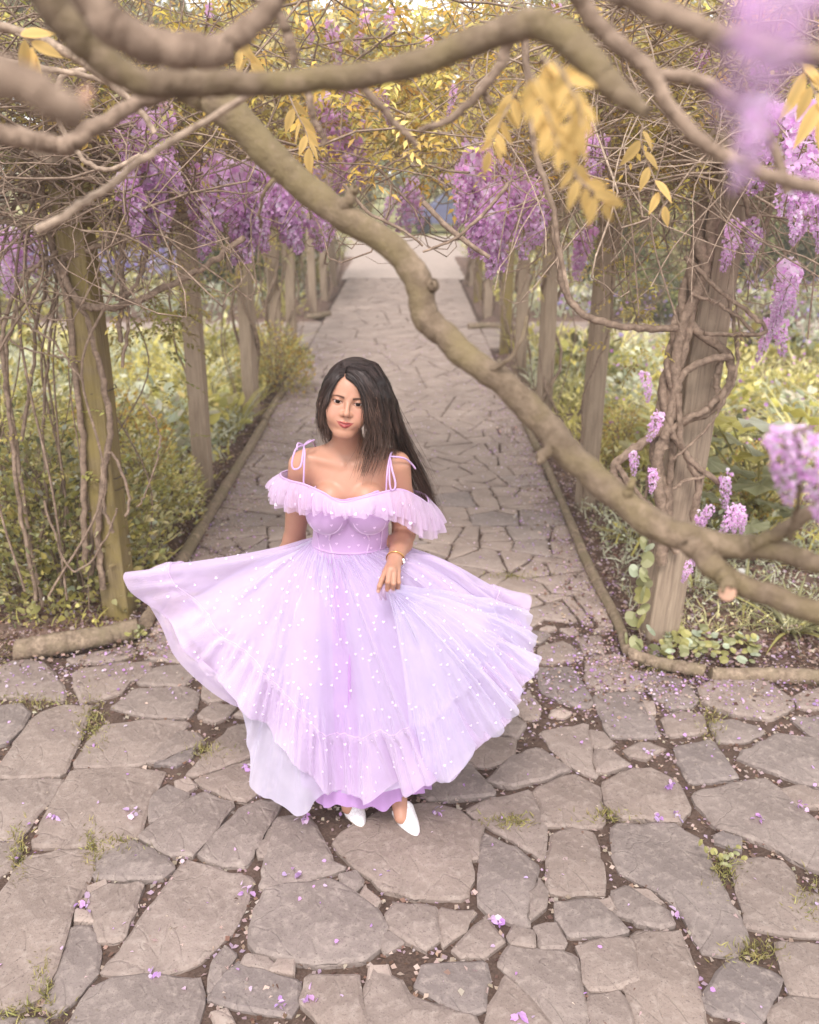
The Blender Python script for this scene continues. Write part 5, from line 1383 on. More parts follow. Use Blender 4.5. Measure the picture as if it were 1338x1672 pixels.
# rope like stems of the front right post
st = MB(); Yr = RP[0] - .115
def rope(l, r, Y, k=8): 
    P = pxs(l, Y); P += rng.normal(size=P.shape) * .0025; st.tube(P, 1.32 * r * (1 + .06 * np.sin(np.arange(len(P)) * .9)), k, lump=.05)
for l, r, Y in [([(1150, 330), (1138, 410), (1122, 480), (1112, 545), (1092, 605), (1082, 660), (1072, 720), (1074, 765), (1090, 830), (1078, 920)], .023, Yr + .02),
                ([(1170, 330), (1155, 420), (1130, 500), (1116, 570), (1098, 640), (1090, 700), (1072, 760), (1085, 860)], .019, Yr - .03), ([(1140, 390), (1150, 450), (1118, 520), (1105, 590), (1104, 650), (1085, 715)], .018, Yr - .05),
                ([(1118, 520), (1145, 545), (1178, 568), (1196, 598), (1190, 630), (1165, 668), (1110, 690), (1075, 705), (1035, 733), (1005, 760), (1008, 785), (1035, 812), (1065, 828)], .0155, Yr - .03),
                ([(1195, 580), (1150, 590), (1115, 612), (1097, 660), (1096, 700), (1118, 735), (1128, 760), (1140, 790), (1132, 850)], .0125, Yr - .06), ([(1108, 640), (1110, 690), (1118, 740), (1150, 770), (1184, 796)], .0105, Yr - .07),
                ([(1172, 640), (1170, 610), (1182, 580), (1165, 560)], .010, Yr - .02), ([(1090, 710), (1110, 690), (1150, 672), (1172, 650)], .012, Yr - .06), ([(1100, 720), (1094, 780), (1085, 850), (1105, 900)], .013, Yr),
                ([(905, 370), (913, 430), (928, 485), (965, 520), (1035, 535), (1105, 535)], .0115, Yr - .1), ([(1205, 555), (1203, 610), (1180, 660), (1150, 705), (1100, 750)], .005, Yr - .08), ([(1190, 480), (1200, 540), (1205, 590)], .006, Yr - .05),
                ([(1030, 800), (1010, 760), (1050, 815), (1075, 835)], .008, Yr - .05), ([(1100, 800), (1120, 785), (1150, 780)], .006, Yr - .08), ([(1205, 300), (1240, 380), (1260, 330), (1265, 260)], .008, Yr), ([(1130, 480), (1180, 500), (1230, 545), (1180, 548)], .006, Yr - .08),
                ([(1120, 420), (1170, 470), (1235, 520), (1245, 545), (1150, 545)], .007, Yr - .1), ([(1060, 760), (1055, 830), (1065, 900)], .006, Yr + .1)]: rope(l, r, Y)
for k in range(3):
    t = np.linspace(0, 1, 40); c = np.array([PY(1148 - 62 * q - 12 * math.sin(q * 3), 400 + 330 * q, Yr - .01) for q in t]); a = k * 2.1 + t * 13
    P = c + .026 * np.stack([np.cos(a), np.sin(a), 0 * a], 1); st.tube(P, .019, 8, lump=.05)
for k in range(16):
    x = rng.uniform(990, 1330); P = pxs([(x, 250 + rng.uniform(-40, 60)), (x + rng.normal() * 30, 370), (x + rng.normal() * 40, 450 + rng.uniform(0, 120))], Yr + rng.uniform(-.5, .6)); st.tube(P, rng.uniform(.0025, .005), 5)
vpart('stem', st, M['bark'], vines[1, 0])
# dense dry tangles in front of the first beam
tw = MB(); twig_tangle(tw, 300, (.55, 3.55, 2.02), (1.95, 4.4, 2.85), (.002, .006), .10, .15, 12, .5, .3); vpart('dry_twigs', tw, M['bark_pale'], vines[1, 0], True)
tw = MB(); twig_tangle(tw, 420, (-2.5, 3.75, 1.95), (-.95, 4.5, 2.75), (.002, .006), .10, .3, 12, .5, .3); vpart('dry_twigs', tw, M['bark'], vines[-1, 0], True)
tw = MB(); twig_tangle(tw, 130, (-1.2, 3.7, 2.15), (1.0, 6.0, 2.9), (.002, .006), .12, .8, 12, .6, .3); vpart('hanging_twigs', tw, M['bark'], vines[-1, 1], True)
lf_ = MB(); lf_.add(*pinnate(150, (.4, 3.7, 2.15), (2.0, 4.8, 2.95), .036, 9, LEAFC + GOLD)); vpart('front_foliage', lf_, M['leaf'], vines[1, 0], True)
lf_ = MB(); lf_.add(*pinnate(120, (-2.6, 3.8, 2.2), (-1.0, 4.6, 2.9), .036, 9, LEAFC)); vpart('front_foliage', lf_, M['leaf'], vines[-1, 0], True)
lf_ = MB(); lf_.add(*pinnate(90, (-2.05, 4.25, .45), (-1.15, 5.0, 1.65), .032, 9, YGV)); lf_.add(*pinnate(34, (-1.4, 4.6, 1.35), (-1.12, 5.2, 1.62), .036, 11, YGV)); vpart('post_foliage', lf_, M['leaf'], vines[-1, 0], True)
fo = MB(); fo.add(*pinnate(330, (-.9, 3.9, 2.15), (.9, 6.0, 2.95), .045, cols=LEAFC + GOLD)); fo.add(*pinnate(260, (-.9, 8, 2.3), (.8, 16, 3.2), .055, cols=LEAFC + GOLD)); fo.add(*pinnate(800, (-2.6, 4.1, 2.38), (2.3, 6.2, 3.2), .045, cols=LEAFC + GOLD)); vpart('roof_foliage', fo, M['leaf'], vines[1, 1], True)

# ------------------------------------------------------------------ branches crossing close to the lens
def branch(label, strokes, mat='bark_branch', name='wisteria_branch', knots=True):
    mb = MB()
    for l, w, d in strokes:
        l = [q if len(q) > 2 else (*q, d) for q in l]
        P = spline([PD(*q) for q in l], 7 * len(l)); n = len(P); w_ = np.interp(np.linspace(0, 1, n), np.linspace(0, 1, len(w)), w) / 2 / FPX * .87 * np.linalg.norm(P - _cam, axis=1)
        P = P + np.cumsum(rng.normal(size=P.shape), 0) * .0011
        if knots: w_ = w_ * (1 + .03 * np.sin(np.arange(n) * .9)) * (1 + .07 * np.exp(-((np.arange(n) % 17) - 8.) ** 2 / 2.))
        P2 = spline(P, 2 * n); mb.tube(P2, np.interp(np.linspace(0, 1, 2 * n), np.linspace(0, 1, n), w_), 16, lump=.012)
    return tag(mb.build(name, M[mat]), label, 'branch', 'wisteria branches hanging across the view')
br_main = branch('thick olive brown branch slanting from upper left down to the right, forked at its end',
       [([(300, 138, 1.78), (360, 165, 1.75), (430, 235, 1.72), (500, 297, 1.70), (570, 350, 1.67), (635, 397, 1.65), (682, 455, 1.63), (703, 520, 1.62), (750, 570, 1.60), (810, 615, 1.57), (870, 680, 1.55), (930, 748, 1.52), (1000, 812, 1.50), (1070, 860, 1.48), (1150, 884, 1.46), (1250, 893, 1.44), (1340, 918, 1.42), (1500, 990, 1.4), (1800, 960, 1.5), (2150, 900, 1.7)], [56,58,56,52,50,48,50,52,48,50,54,55,52,54,50,38,35,34,33,30], 1.6),
        ([(1125, 878, 1.46), (1165, 920, 1.455), (1205, 952, 1.45), (1270, 974, 1.43), (1345, 1006, 1.41), (1500, 1070, 1.38), (1800, 1120, 1.5), (2100, 1080, 1.7)], [46,44,42,40,41,41,38,34], 1.45), ([(1225, 890, 1.44), (1285, 866, 1.43), (1345, 832, 1.42), (1500, 770, 1.4), (1750, 700, 1.5), (2000, 560, 1.7)], [22,26,26,25,23,20], 1.4),
        ([(556, 340, 1.67), (572, 318, 1.66), (580, 306, 1.655)], [26, 20, 15], 1.6), ([(905, 720, 1.535), (885, 738, 1.52), (876, 750, 1.51)], [26, 20, 13], 1.5), ([(1012, 818, 1.5), (1030, 800, 1.49), (1036, 786, 1.485)], [24, 16, 12], 1.5), ([(690, 470, 1.63), (706, 458, 1.61)], [34, 20], 1.6),
        ([(470, 275, 1.71), (440, 300, 1.70), (425, 330, 1.72), (418, 370, 1.75)], [12, 8, 6, 4], 1.7), ([(800, 605, 1.57), (830, 590, 1.55), (850, 560, 1.56), (858, 520, 1.6)], [12, 8, 6, 4], 1.6), ([(1290, 880, 1.43), (1310, 800, 1.35), (1312, 740, 1.28), (1306, 700, 1.25), (1340, 690, 1.3)], [10, 8, 7, 6, 5], 1.3),
        ([(1180, 935, 1.45), (1188, 955, 1.425), (1188, 968, 1.41)], [34, 30, 26], 1.4)])
M['cut'] = mat_plain('cut_wood', srgb(172, 134, 112), .8)
c = PD(1188, 968, 1.409); part('cut_end', MB().tube([c, c + nrm(ray(1188, 968)) * -.004], [.0125, .0115], 12).mesh('cut_end'), M['cut'], br_main)
branch('blurred olive branch sagging across the top like a hammock', [([(40, -60, 1.12), (110, 35, 1.12), (175, 95, 1.12), (255, 126, 1.12), (350, 126, 1.13), (480, 122, 1.14), (600, 116, 1.14), (690, 92, 1.15), (780, 62, 1.15), (850, 40, 1.15), (905, 52, 1.13), (955, 105, 1.1), (1000, 155, 1.08), (1042, 185, 1.05)], [60, 54, 46, 44, 40, 42, 44, 46, 50, 52, 44, 22], 1.1)])
branch('dark purplish branch at the top left above the sagging branch', [([(110, -50), (190, 35), (260, 70), (340, 85), (400, 80)], [54, 60, 56, 40], 1.0), ([(330, 88), (390, 48), (450, -10), (480, -60)], [40, 38, 34], 1.0)], 'bark')
branch('brown branch entering at the left border and rising to the sagging branch', [([(-50, 205), (20, 222), (70, 234), (115, 230), (160, 202), (205, 176), (262, 152)], [32, 30, 26, 22], 1.45)], 'bark')
branch('thin straight stick leaning across the left cluster of flowers', [([(60, 378), (130, 330), (190, 290), (260, 238), (320, 200), (430, 128)], [15, 13, 12, 11], 1.5)], 'bark_pale')
branch('slim grey shoot running from the left border towards the flowers', [([(-30, 38), (50, 54), (120, 92), (170, 130), (215, 170), (250, 215)], [15, 14, 12, 9], 2.1), ([(-20, 92), (70, 108), (150, 125), (210, 150)], [9, 9, 7], 2.2)], 'bark_pale')
branch('thin pale loop of shoot hanging left of the purple flowers', [([(140, 112), (100, 125), (88, 165), (100, 215), (135, 258), (180, 272), (225, 250)], [9, 9, 8, 8, 7], 2.4)], 'bark_pale')
branch('blurred grey branch falling from the top centre to the right border', [([(930, -20), (960, 25), (1012, 75), (1060, 115), (1105, 190), (1170, 246), (1250, 272), (1345, 298), (1420, 310)], [30, 30, 26, 24, 22, 26], 1.15)], 'bark')
branch('blurred grey branch curving under the purple blur at the top right', [([(1060, 122), (1120, 132), (1175, 148), (1230, 195), (1262, 245), (1290, 330)], [22, 22, 20, 14], 1.25), ([(985, 60), (1060, 122)], [18, 20], 1.2)], 'bark')
branch('wide blurred branch running along the top right corner', [([(1000, -20), (1060, 15), (1130, 45), (1200, 72), (1290, 92), (1420, 104)], [34, 36, 34, 30], .85)], 'bark')
branch('thin brown hanging shoot in front of the golden leaves', [([(855, 60), (866, 150), (874, 230), (892, 290), (908, 340), (916, 400), (930, 480)], [13, 11, 10, 9, 8], 2.3)], 'bark')
branch('dark reddish shoot forking down from the top centre', [([(850, 40), (825, 95), (790, 145), (745, 195), (690, 220)], [20, 18, 14, 10], 1.5), ([(790, 145), (800, 175)], [10, 8], 1.5)], 'bark')
branch('short dark shoots hanging under the middle of the sagging branch', [([(500, 128), (512, 175), (530, 215), (545, 245)], [14, 12, 9], 1.5), ([(575, 120), (610, 170), (650, 215), (672, 240)], [14, 12, 10], 1.45), ([(455, 20), (475, 70), (485, 100)], [16, 20, 10], 1.3)], 'bark')
bs = branch('out of focus sawn branch stub at the left border', [([(-120, 95), (-20, 120), (60, 145), (132, 172)], [80, 72, 64, 56], .62)], 'bark', knots=False)
c = PD(134, 173, .619); ax = nrm(PD(134, 173, .62) - PD(60, 145, .62)); part('cut_end', MB().tube([c - ax * .002, c + ax * .003], [.0112, .0105], 14).mesh('cut_end'), M['cut'], bs)
branch('twiggy shoot with small dark buds hanging over the far end of the path', [([(560, 300), (600, 345), (655, 372), (690, 400)], [6, 6, 4], 3.2), ([(830, 300), (780, 360), (735, 395), (690, 410)], [7, 6, 4], 3.2), ([(690, 330), (740, 380), (800, 420)], [9, 10, 8], 3.4)], 'bark')

# golden leaves near the lens: every leaflet its own piece
def leaf_mesh(name, wd=.46, n=9, fold=.10):
    t = np.linspace(0, 1, n); w = wd * np.sin(np.pi * t ** .8) * (1 - .25 * t); z = -.22 * t ** 2
    V = np.vstack([np.c_[0 * t, t, z - .0], np.c_[w * .5, t + .02, z + fold * w], np.c_[-w * .5, t + .02, z + fold * w]]); a = np.arange(n - 1)
    F = np.vstack([np.stack([a, a + n, a + n + 1, a + 1], 1), np.stack([a, a + 1, a + 2 * n + 1, a + 2 * n], 1)])
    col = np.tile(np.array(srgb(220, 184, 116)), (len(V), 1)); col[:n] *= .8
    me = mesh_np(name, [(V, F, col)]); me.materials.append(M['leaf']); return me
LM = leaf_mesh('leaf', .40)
def leaf_at(me, parent, p, d, u, s, name='leaf'):
    o = bpy.data.objects.new(name, me); COL.objects.link(o); o.parent = parent
    d = nrm(d); x = nrm(np.cross(d, u)); z = np.cross(x, d)
    m = Matrix(np.c_[np.r_[np.c_[x * s, d * s, z * s], [[0, 0, 0]]], [*p, 1]].tolist())
    o.matrix_parent_inverse = parent.matrix_basis.inverted(); o.matrix_basis = m; return o
def sprig(label, pts, d, size, n=9):
    P = spline([PD(x, y, d) for x, y in pts], 30); v = tag(MB().tube(P, np.linspace(.0022, .001, 30), 5).build('wisteria_leaf', M['bark_pale']), label, 'leaf spray', 'golden leaf sprays near the lens')
    for k in range(n):
        t = 4 + int(25 * k / (n - 1)); s = (-1) ** k if k < n - 1 else 0; tan = nrm(P[min(t + 1, 29)] - P[t - 1]); side = nrm(np.cross(tan, [0, 1, 0]))
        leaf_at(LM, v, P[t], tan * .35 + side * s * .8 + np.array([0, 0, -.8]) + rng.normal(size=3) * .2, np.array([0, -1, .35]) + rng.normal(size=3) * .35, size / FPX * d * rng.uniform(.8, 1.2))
sprig('golden leaf spray hanging at the top centre right, biggest of the yellow sprays', [(880, 85), (905, 120), (925, 165), (935, 220)], 1.1, 48, 14)
sprig('golden leaf spray in front of the purple flowers right of the centre', [(850, 130), (835, 165), (815, 205), (800, 245)], 1.5, 38, 12)
sprig('blurred golden leaf spray overlapping the biggest yellow spray on its left', [(862, 105), (880, 150), (898, 195), (912, 240)], 1.0, 46, 14)
sprig('short blurred golden leaf spray right of the biggest yellow spray', [(905, 95), (925, 130), (945, 170), (950, 205)], 1.0, 44, 11)
sprig('drooping brownish gold leaf spray below the largest yellow spray', [(935, 255), (940, 285), (965, 310), (985, 330)], 1.15, 42, 10)
sprig('small golden leaf spray hanging left of the twisted post', [(1050, 200), (1048, 235), (1068, 290), (1085, 335)], 2.1, 42, 7)
sprig('gold leaf spray at the upper right border', [(1300, 95), (1318, 120), (1330, 150), (1345, 180)], 1.8, 56, 7)
sprig('pale yellow leaf spray left of the long branch near the top', [(470, 150), (485, 185), (500, 215), (505, 240)], 2.4, 36, 8)
sprig('yellow leaf spray under the sagging branch at top left of centre', [(390, 60), (395, 80), (405, 95), (412, 110)], 2.2, 40, 6)
sprig('pale yellow leaf spray at the top left corner', [(25, 55), (40, 62), (52, 72), (58, 85)], 2.0, 44, 5)
def lone(label, px, py, L, d, wide=1.3):
    p = PD(px, py, d); o = raceme(None, p, L / FPX * d, wide); o.name = 'flower_cluster'; tag(o, label, 'flower cluster', 'flower clusters close to the lens')
lone('soft pink purple blur of blossom at the top right corner', 1215, -45, 190, .33, 1.9)
lone('purple blossom blur below the top right corner between grey branches', 1215, 165, 120, .6, 1.5)
lone('pink flower cluster beside the right border above the forked branch', 1305, 715, 130, 1.25, 1.3)
lone('second pink flower cluster cut by the right border above the forked branch', 1345, 700, 150, 1.3, 1.3)
# ================================================================== beds, shrubs, trees
YG = [srgb(206, 194, 112), srgb(184, 174, 100), srgb(220, 208, 138), srgb(160, 152, 94), srgb(224, 214, 160), srgb(188, 184, 138)]
PALE = [srgb(206, 204, 180), srgb(186, 188, 160), srgb(168, 172, 140), srgb(216, 212, 190)]
DARK = [srgb(122, 118, 82), srgb(142, 136, 94), srgb(104, 102, 76), srgb(162, 154, 108)]
def clump_geo(n, r, h, size, cols, blade=False, lean=.8):
    a = rng.uniform(0, 6.283, n); q = r * np.sqrt(rng.random(n)); z = h * rng.random(n) ** .8 * (1 - .5 * (q / r) ** 2)
    P = np.stack([q * np.cos(a), q * np.sin(a), z], 1); D = np.stack([np.cos(a) * lean, np.sin(a) * lean, rng.uniform(.2, 1.1, n)], 1) + rng.normal(size=(n, 3)) * .35
    if blade:
        P[:, 2] = 0; L = h * rng.uniform(.7, 1.25, n); P[:, :2] *= .35
        return leaves_part(P, D, rdir(n) * .3 + np.array([0, 0, 1.]), L, size, cols, BLADE)
    L = size * rng.uniform(.6, 1.3, n)
    return leaves_part(P, D, np.array([0, 0, 1.]) + rng.normal(size=(n, 3)) * .5, L, L * rng.uniform(.4, .65, n), cols, LEAF)
def cane_part(n, r, h, rad):
    mb = MB()
    for _ in range(n):
        a = rng.uniform(0, 6.28); q = r * rng.uniform(.3, 1); P = spline([(0.04 * math.cos(a), .04 * math.sin(a), 0), (q * .35 * math.cos(a), q * .35 * math.sin(a), h * .55), (q * math.cos(a + .2), q * math.sin(a + .2), h * rng.uniform(.75, 1.05))], 10)
        mb.tube(P, np.linspace(rad, rad * .4, 10), 5)
    return mb
# undergrowth: nobody could count it
def undergrowth(name, label, x0, x1, y0, y1, n, size, h, cols, blades=.3):
    y = y0 + (y1 - y0) * rng.random(n) ** 1.3; x = rng.uniform(x0, x1, n)
    hum = .5 + .5 * np.sin(x * 2.3 + 1.3 * np.sin(y * 1.7)) * np.sin(y * 1.9 + x)
    z = h * rng.random(n) ** 1.2 * (.35 + .65 * hum); P = np.stack([x, y, z], 1)
    sc = np.clip(y / 6, .8, 2.4); nb = int(n * blades); mb = MB()
    D = rdir(n, .05, 1); L = size * sc * rng.uniform(.6, 1.3, n)
    c = np.array(cols)[(np.floor(2.9 * (np.sin(x * 1.1 + 3) + np.sin(y * 1.3 + 1) + 2) + rng.random(n) * 2.5).astype(int)) % len(cols)]
    U = np.array([0, 0, 1.]) + rng.normal(size=(n, 3)) * .6
    for sl, tm, wf in ((slice(0, nb), BLADE, .09), (slice(nb, n), DIAM, .55)):
        LL = L[sl] * (3.2 if tm is BLADE else 1); Pp = P[sl].copy()
        if tm is BLADE: Pp[:, 2] *= .3
        V, F, k = scatter(Pp, D[sl] + ([0, 0, .6] if tm is BLADE else 0), U[sl], LL, LL * wf, tm)
        mb.add(V, F, np.repeat(np.clip(c[sl] * (1 + .13 * rng.normal(size=(len(Pp), 1))), .01, 1), k, 0))
    return tag(mb.build(name, M['leaf']), label, kind='stuff')
undergrowth('undergrowth', 'yellow green undergrowth of the left bed', -5.5, -1.45, 4.9, 12.2, 17000, .050, .42, YG + PALE[:2])
undergrowth('undergrowth', 'yellow green undergrowth of the right bed', 1.25, 6, 5.0, 12.2, 15000, .050, .38, YG + PALE[:2])
undergrowth('undergrowth', 'low leaves at the foot of the left shrub', -3.2, -1.52, 4.25, 5.6, 1900, .032, .16, YG + DARK)
undergrowth('undergrowth', 'low grassy leaves between the right posts', 1.16, 3.4, 4.2, 6.2, 3800, .030, .13, YG + PALE, .55)
undergrowth('undergrowth', 'far left garden growth beyond the side path', -13, -1.7, 14.7, 30, 9000, .055, .6, YG + PALE)
undergrowth('undergrowth', 'far right garden growth beyond the side path', 1.5, 13, 14.7, 30, 9000, .055, .55, YG + PALE + DARK[:2])
def flowers(name, label, x0, x1, y0, y1, n, size, z0, z1, cols):
    P = rng.uniform((x0, y0, z0), (x1, y1, z1), (n, 3)); L = size * rng.uniform(.6, 1.3, n)
    return tag(MB().add(*leaves_part(P, rdir(n), rdir(n), L, L * .8, cols)).build(name, M['petal']), label, kind='stuff')
flowers('bluebells', 'drift of violet bluebells at the back of the left bed', -9, -2.6, 17.5, 22, 2600, .075, .3, .75, [srgb(176, 160, 216), srgb(150, 134, 204), srgb(200, 190, 226)])
flowers('bluebells', 'thin drift of violet flowers at the back of the right bed', 1.8, 9, 10.5, 17, 700, .05, .3, .7, [srgb(176, 160, 216), srgb(200, 150, 214)])

# shrubs and clumps: one mesh of each kind, copied
def plant(name, label, cat, loc, parts_, group=None, rz=0.0, s=1.0):
    v = tag(empty(name, loc), label, cat, group); v.rotation_euler = (0, 0, rz); v.scale = (s, s, s)
    for nm, me, stuff in parts_:
        o = bpy.data.objects.new(nm, me); COL.objects.link(o); o.parent = v
        if stuff: o['kind'] = 'stuff'
    return v
def mk(part_, mat, name): me = mesh_np(name, [part_] if isinstance(part_, tuple) else part_); me.materials.append(mat); return me
SHR = [(cane_part(16, .5, .95, .008).mesh('canes', M['bark']), mk([clump_geo(2500, .55, 1.0, .048, c)], M['leaf'], 'foliage')) for c in (YG + PALE[:1], YG + DARK, YG + GOLD)]
for (px, py, s, k, lab) in [(120, 965, .95, 0, 'bushy yellow green shrub with upright canes left of the mossy post'), (45, 960, 1.05, 1, 'olive leaved shrub at the left border in front of the undergrowth'), (240, 860, .7, 0, 'small leafy shrub right behind the mossy post'),
                            (20, 830, 1.1, 0, 'yellow shrub further back at the left border'), (190, 800, .8, 2, 'thin yellowish shrub between the mossy post and the second left post'), (450, 640, .75, 2, 'orange tinted bush beside the far left edging log'),
                            (1225, 850, .55, 2, 'small orange leaved shrub to the right of the twisted post'), (1010, 760, .5, 2, 'orange tinted low bush between the two right posts')]:
    plant('shrub', lab, 'shrub', PG(px, py), [('canes', SHR[k][0], False), ('foliage', SHR[k][1], True)], 'shrubs among the posts', rng.uniform(0, 6), s)
CL = [mk([clump_geo(240, .34, .42, .085, c)], M['leaf'], 'leafy_clump') for c in (YG, PALE + YG[:1], DARK + YG[:2])] + [mk([clump_geo(130, .25, .5, .016, c, True)], M['leaf'], 'leafy_clump') for c in (YG, PALE + YG[:2])]
for side, x0, x1 in ((-1, -5.2, -1.75), (1, 1.6, 5.4)):
    for k in range(26):
        y = 5.6 + 6.2 * (k / 26); plant('leafy_clump', f'low leafy clump growing among the undergrowth of the {SIDE[side]} bed', 'plant', (rng.uniform(x0, x1), y, .0), [('foliage', CL[rng.integers(0, 5)], True)], f'leafy clumps in the {SIDE[side]} bed', rng.uniform(0, 6), rng.uniform(.7, 1.5))
# strap leaved tufts, each leaf a piece
def blade_mesh(name, cols):
    n = 7; t = np.linspace(0, 1, n); w = .03 * (1 - t ** 3) * (.6 + .4 * np.sin(np.pi * np.clip(t * 1.3, 0, 1))) + .001; z = -.42 * t ** 2.2
    V = np.vstack([np.c_[w, t, z + .010], np.c_[0 * t, t, z], np.c_[-w, t, z + .010]]); a = np.arange(n - 1)
    F = np.vstack([np.stack([a, a + 1, a + n + 1, a + n], 1), np.stack([a + n, a + n + 1, a + 2 * n + 1, a + 2 * n], 1)])
    c = np.tile(np.array(cols[0]), (3 * n, 1)); c[n:2 * n] = cols[1]
    me = mesh_np(name, [(V, F, c)]); me.materials.append(M['leaf']); return me
BL = [blade_mesh('strap_leaf', (srgb(120, 116, 78), srgb(176, 170, 128))), blade_mesh('strap_leaf', (srgb(168, 160, 90), srgb(196, 186, 120))), blade_mesh('strap_leaf', (srgb(150, 146, 118), srgb(196, 192, 166)))]
def tuft(label, px, py, n, L, kind, up=.7, spread=1.0):
    p = PG(px, py); v = tag(empty('strap_leaf_plant', p), label, 'plant', 'strap leaved tufts')
    for k in range(n):
        a = rng.uniform(0, 6.28); d = np.array([math.cos(a) * spread, math.sin(a) * spread, up * rng.uniform(.5, 1.5)])
        leaf_at(BL[kind if rng.random() < .75 else rng.integers(0, 3)], v, p + [.04 * math.cos(a), .04 * math.sin(a), 0], d, np.array([0, 0, 1.]), L * rng.uniform(.7, 1.2), 'strap_leaf')
tuft('big grassy tuft of dark strap leaves with pale midribs by the right border', 1290, 1030, 46, .34, 0, .8)
tuft('second strap leaved tuft behind the big one under the forked branch', 1215, 985, 34, .30, 0, .8)
tuft('grassy tuft left of the foot of the twisted post', 1095, 905, 34, .26, 1, .9)
tuft('grey green grassy tuft behind the twisted post', 1135, 965, 30, .28, 2, .9)
tuft('tuft of strap leaves at the right border above the forked branch', 1318, 925, 30, .28, 1, .9)
tuft('strap leaved tuft on the right bed further up beside the edging log', 1030, 880, 26, .22, 1, .9)
tuft('upright iris like clump by the third left post', 385, 705, 34, .42, 1, 1.5, .6)
tuft('small upright clump behind the second left post', 365, 725, 24, .34, 1, 1.4, .7)
# big rounded leaves on stalks
def round_leaf(name, c1, c2, lobes=7, wave=.06):
    n = 28; a = np.linspace(0, 6.283, n, endpoint=False) - math.pi / 2; r = .5 * (1 + .07 * np.cos(a * lobes)) * (1 - .35 * np.exp(-((a + math.pi / 2) / .25) ** 2) - .35 * np.exp(-((a + math.pi / 2 - 6.283) / .25) ** 2))
    rings = [(.02, 0)] + [(f, .10 * f * f) for f in (.35, .7, 1.)]; V = []; C = []
    for f, z in rings:
        rib = (np.cos(a * lobes) > .6)
        V += [(r[i] * f * math.cos(a[i]), .28 + r[i] * f * math.sin(a[i]), z + wave * f * math.cos(a[i] * lobes) - .12 * f ** 2 * (1 if i % 2 else .9)) for i in range(n)]; C += [c2 if rib[i] else c1 for i in range(n)]
    F = [(q * n + i, q * n + (i + 1) % n, (q + 1) * n + (i + 1) % n, (q + 1) * n + i) for q in range(3) for i in range(n)]
    me = mesh_np(name, [(np.array(V), F, np.array(C))]); me.materials.append(M['leaf']); return me
RL = [round_leaf('leaf', srgb(206, 206, 180), srgb(226, 226, 204)), round_leaf('leaf', srgb(206, 194, 104), srgb(220, 208, 130)), round_leaf('leaf', srgb(160, 160, 124), srgb(186, 184, 150))]
bl = tag(empty('broad_leaf_plant', PG(1235, 840)), 'large plant with broad rounded pleated leaves behind the twisted post', 'plant'); base = PG(1235, 840)
sk = MB()
for px, py, s, k in [(1160, 672, 85, 1), (1195, 690, 85, 1), (1215, 725, 105, 0), (1262, 690, 95, 0), (1297, 712, 105, 0), (1195, 762, 80, 2), (1242, 785, 95, 2), (1280, 765, 90, 2), (1160, 745, 75, 2), (1310, 680, 80, 1), (1325, 742, 100, 1), (1180, 815, 65, 2), (1225, 852, 62, 2), (1262, 822, 70, 2), (1240, 740, 85, 1), (1275, 735, 70, 1), (1150, 710, 70, 2), (1330, 800, 80, 2), (1300, 830, 70, 2)]:
    p = PY(px, py, 5.0 + rng.uniform(-.25, .3)); d = nrm((p - base) * [1, 1, .2] + [0, -.25, 0] + rng.normal(size=3) * .1); s = s / FPX * 5.2
    leaf_at(RL[k], bl, p, d, np.array([0, -.35, 1.]) + rng.normal(size=3) * .25, s, 'leaf'); sk.tube(spline([base, (base + p) / 2 + [0, 0, .05], p], 8), .007, 5)
o = sk.build('stalks', mat_plain('stalk_green', srgb(160, 152, 96)), bl); o.matrix_parent_inverse = bl.matrix_basis.inverted()
# creeper with round leaves up the foot of the right post, and the ground cover by it
SM = [round_leaf('leaf', srgb(152, 152, 108), srgb(176, 174, 134), 1, 0), round_leaf('leaf', srgb(164, 158, 98), srgb(184, 176, 118), 1, 0), round_leaf('leaf', srgb(170, 178, 150), srgb(190, 196, 170), 1, 0)]
cr = tag(empty('round_leaf_creeper', PG(1045, 1050)), 'creeper with round green leaves climbing the foot of the right front post', 'creeper')
for px, py in [(1050,905),(1040,925),(1057,930),(1048,948),(1040,962),(1058,965),(1046,985),(1038,1000),(1035,1018),(1048,1010),(1042,1036),(1060,1056),(1032,1052),(1064,1018),(1055,880),(1060,890),(1072,1058),(1025,1035)]:
    leaf_at(SM[rng.choice(3, p=[.6, .2, .2])], cr, PY(px, py + 8, 4.05), np.array([rng.normal() * .4, -.4, .3 + rng.normal() * .3]), np.array([rng.normal() * .3, -1, .6]), 26 / FPX * 4.2 * rng.uniform(.8, 1.25), 'leaf')
sk = MB().tube(pxs([(1052, 880), (1048, 950), (1042, 1010), (1050, 1055)], 4.07), .003, 5); o = sk.build('stem', M['bark_pale'], cr); o.matrix_parent_inverse = cr.matrix_basis.inverted()
gcv = tag(empty('ground_cover', PG(1130, 1070)), 'pale green round leaved ground cover spreading over the right corner edging', 'plant')
for k in range(110):
    px, py = 1085 + 150 * rng.random() ** 1.3, 1045 + rng.uniform(0, 45); 
    if py < 1035 + (px - 1085) * .12: continue
    p = PG(px, py) + [0, 0, .03 + .05 * rng.random()]
    leaf_at(SM[rng.choice(3, p=[.3, .35, .35])], gcv, p, rdir(1, -.1, .5)[0], np.array([rng.normal() * .3, -.4, 1.]), .046 * rng.uniform(.5, 1.2), 'leaf')
lf = tag(empty('round_leaf_creeper', PG(165, 985)), 'low sprig with a few heart shaped leaves at the foot of the left shrub', 'creeper')
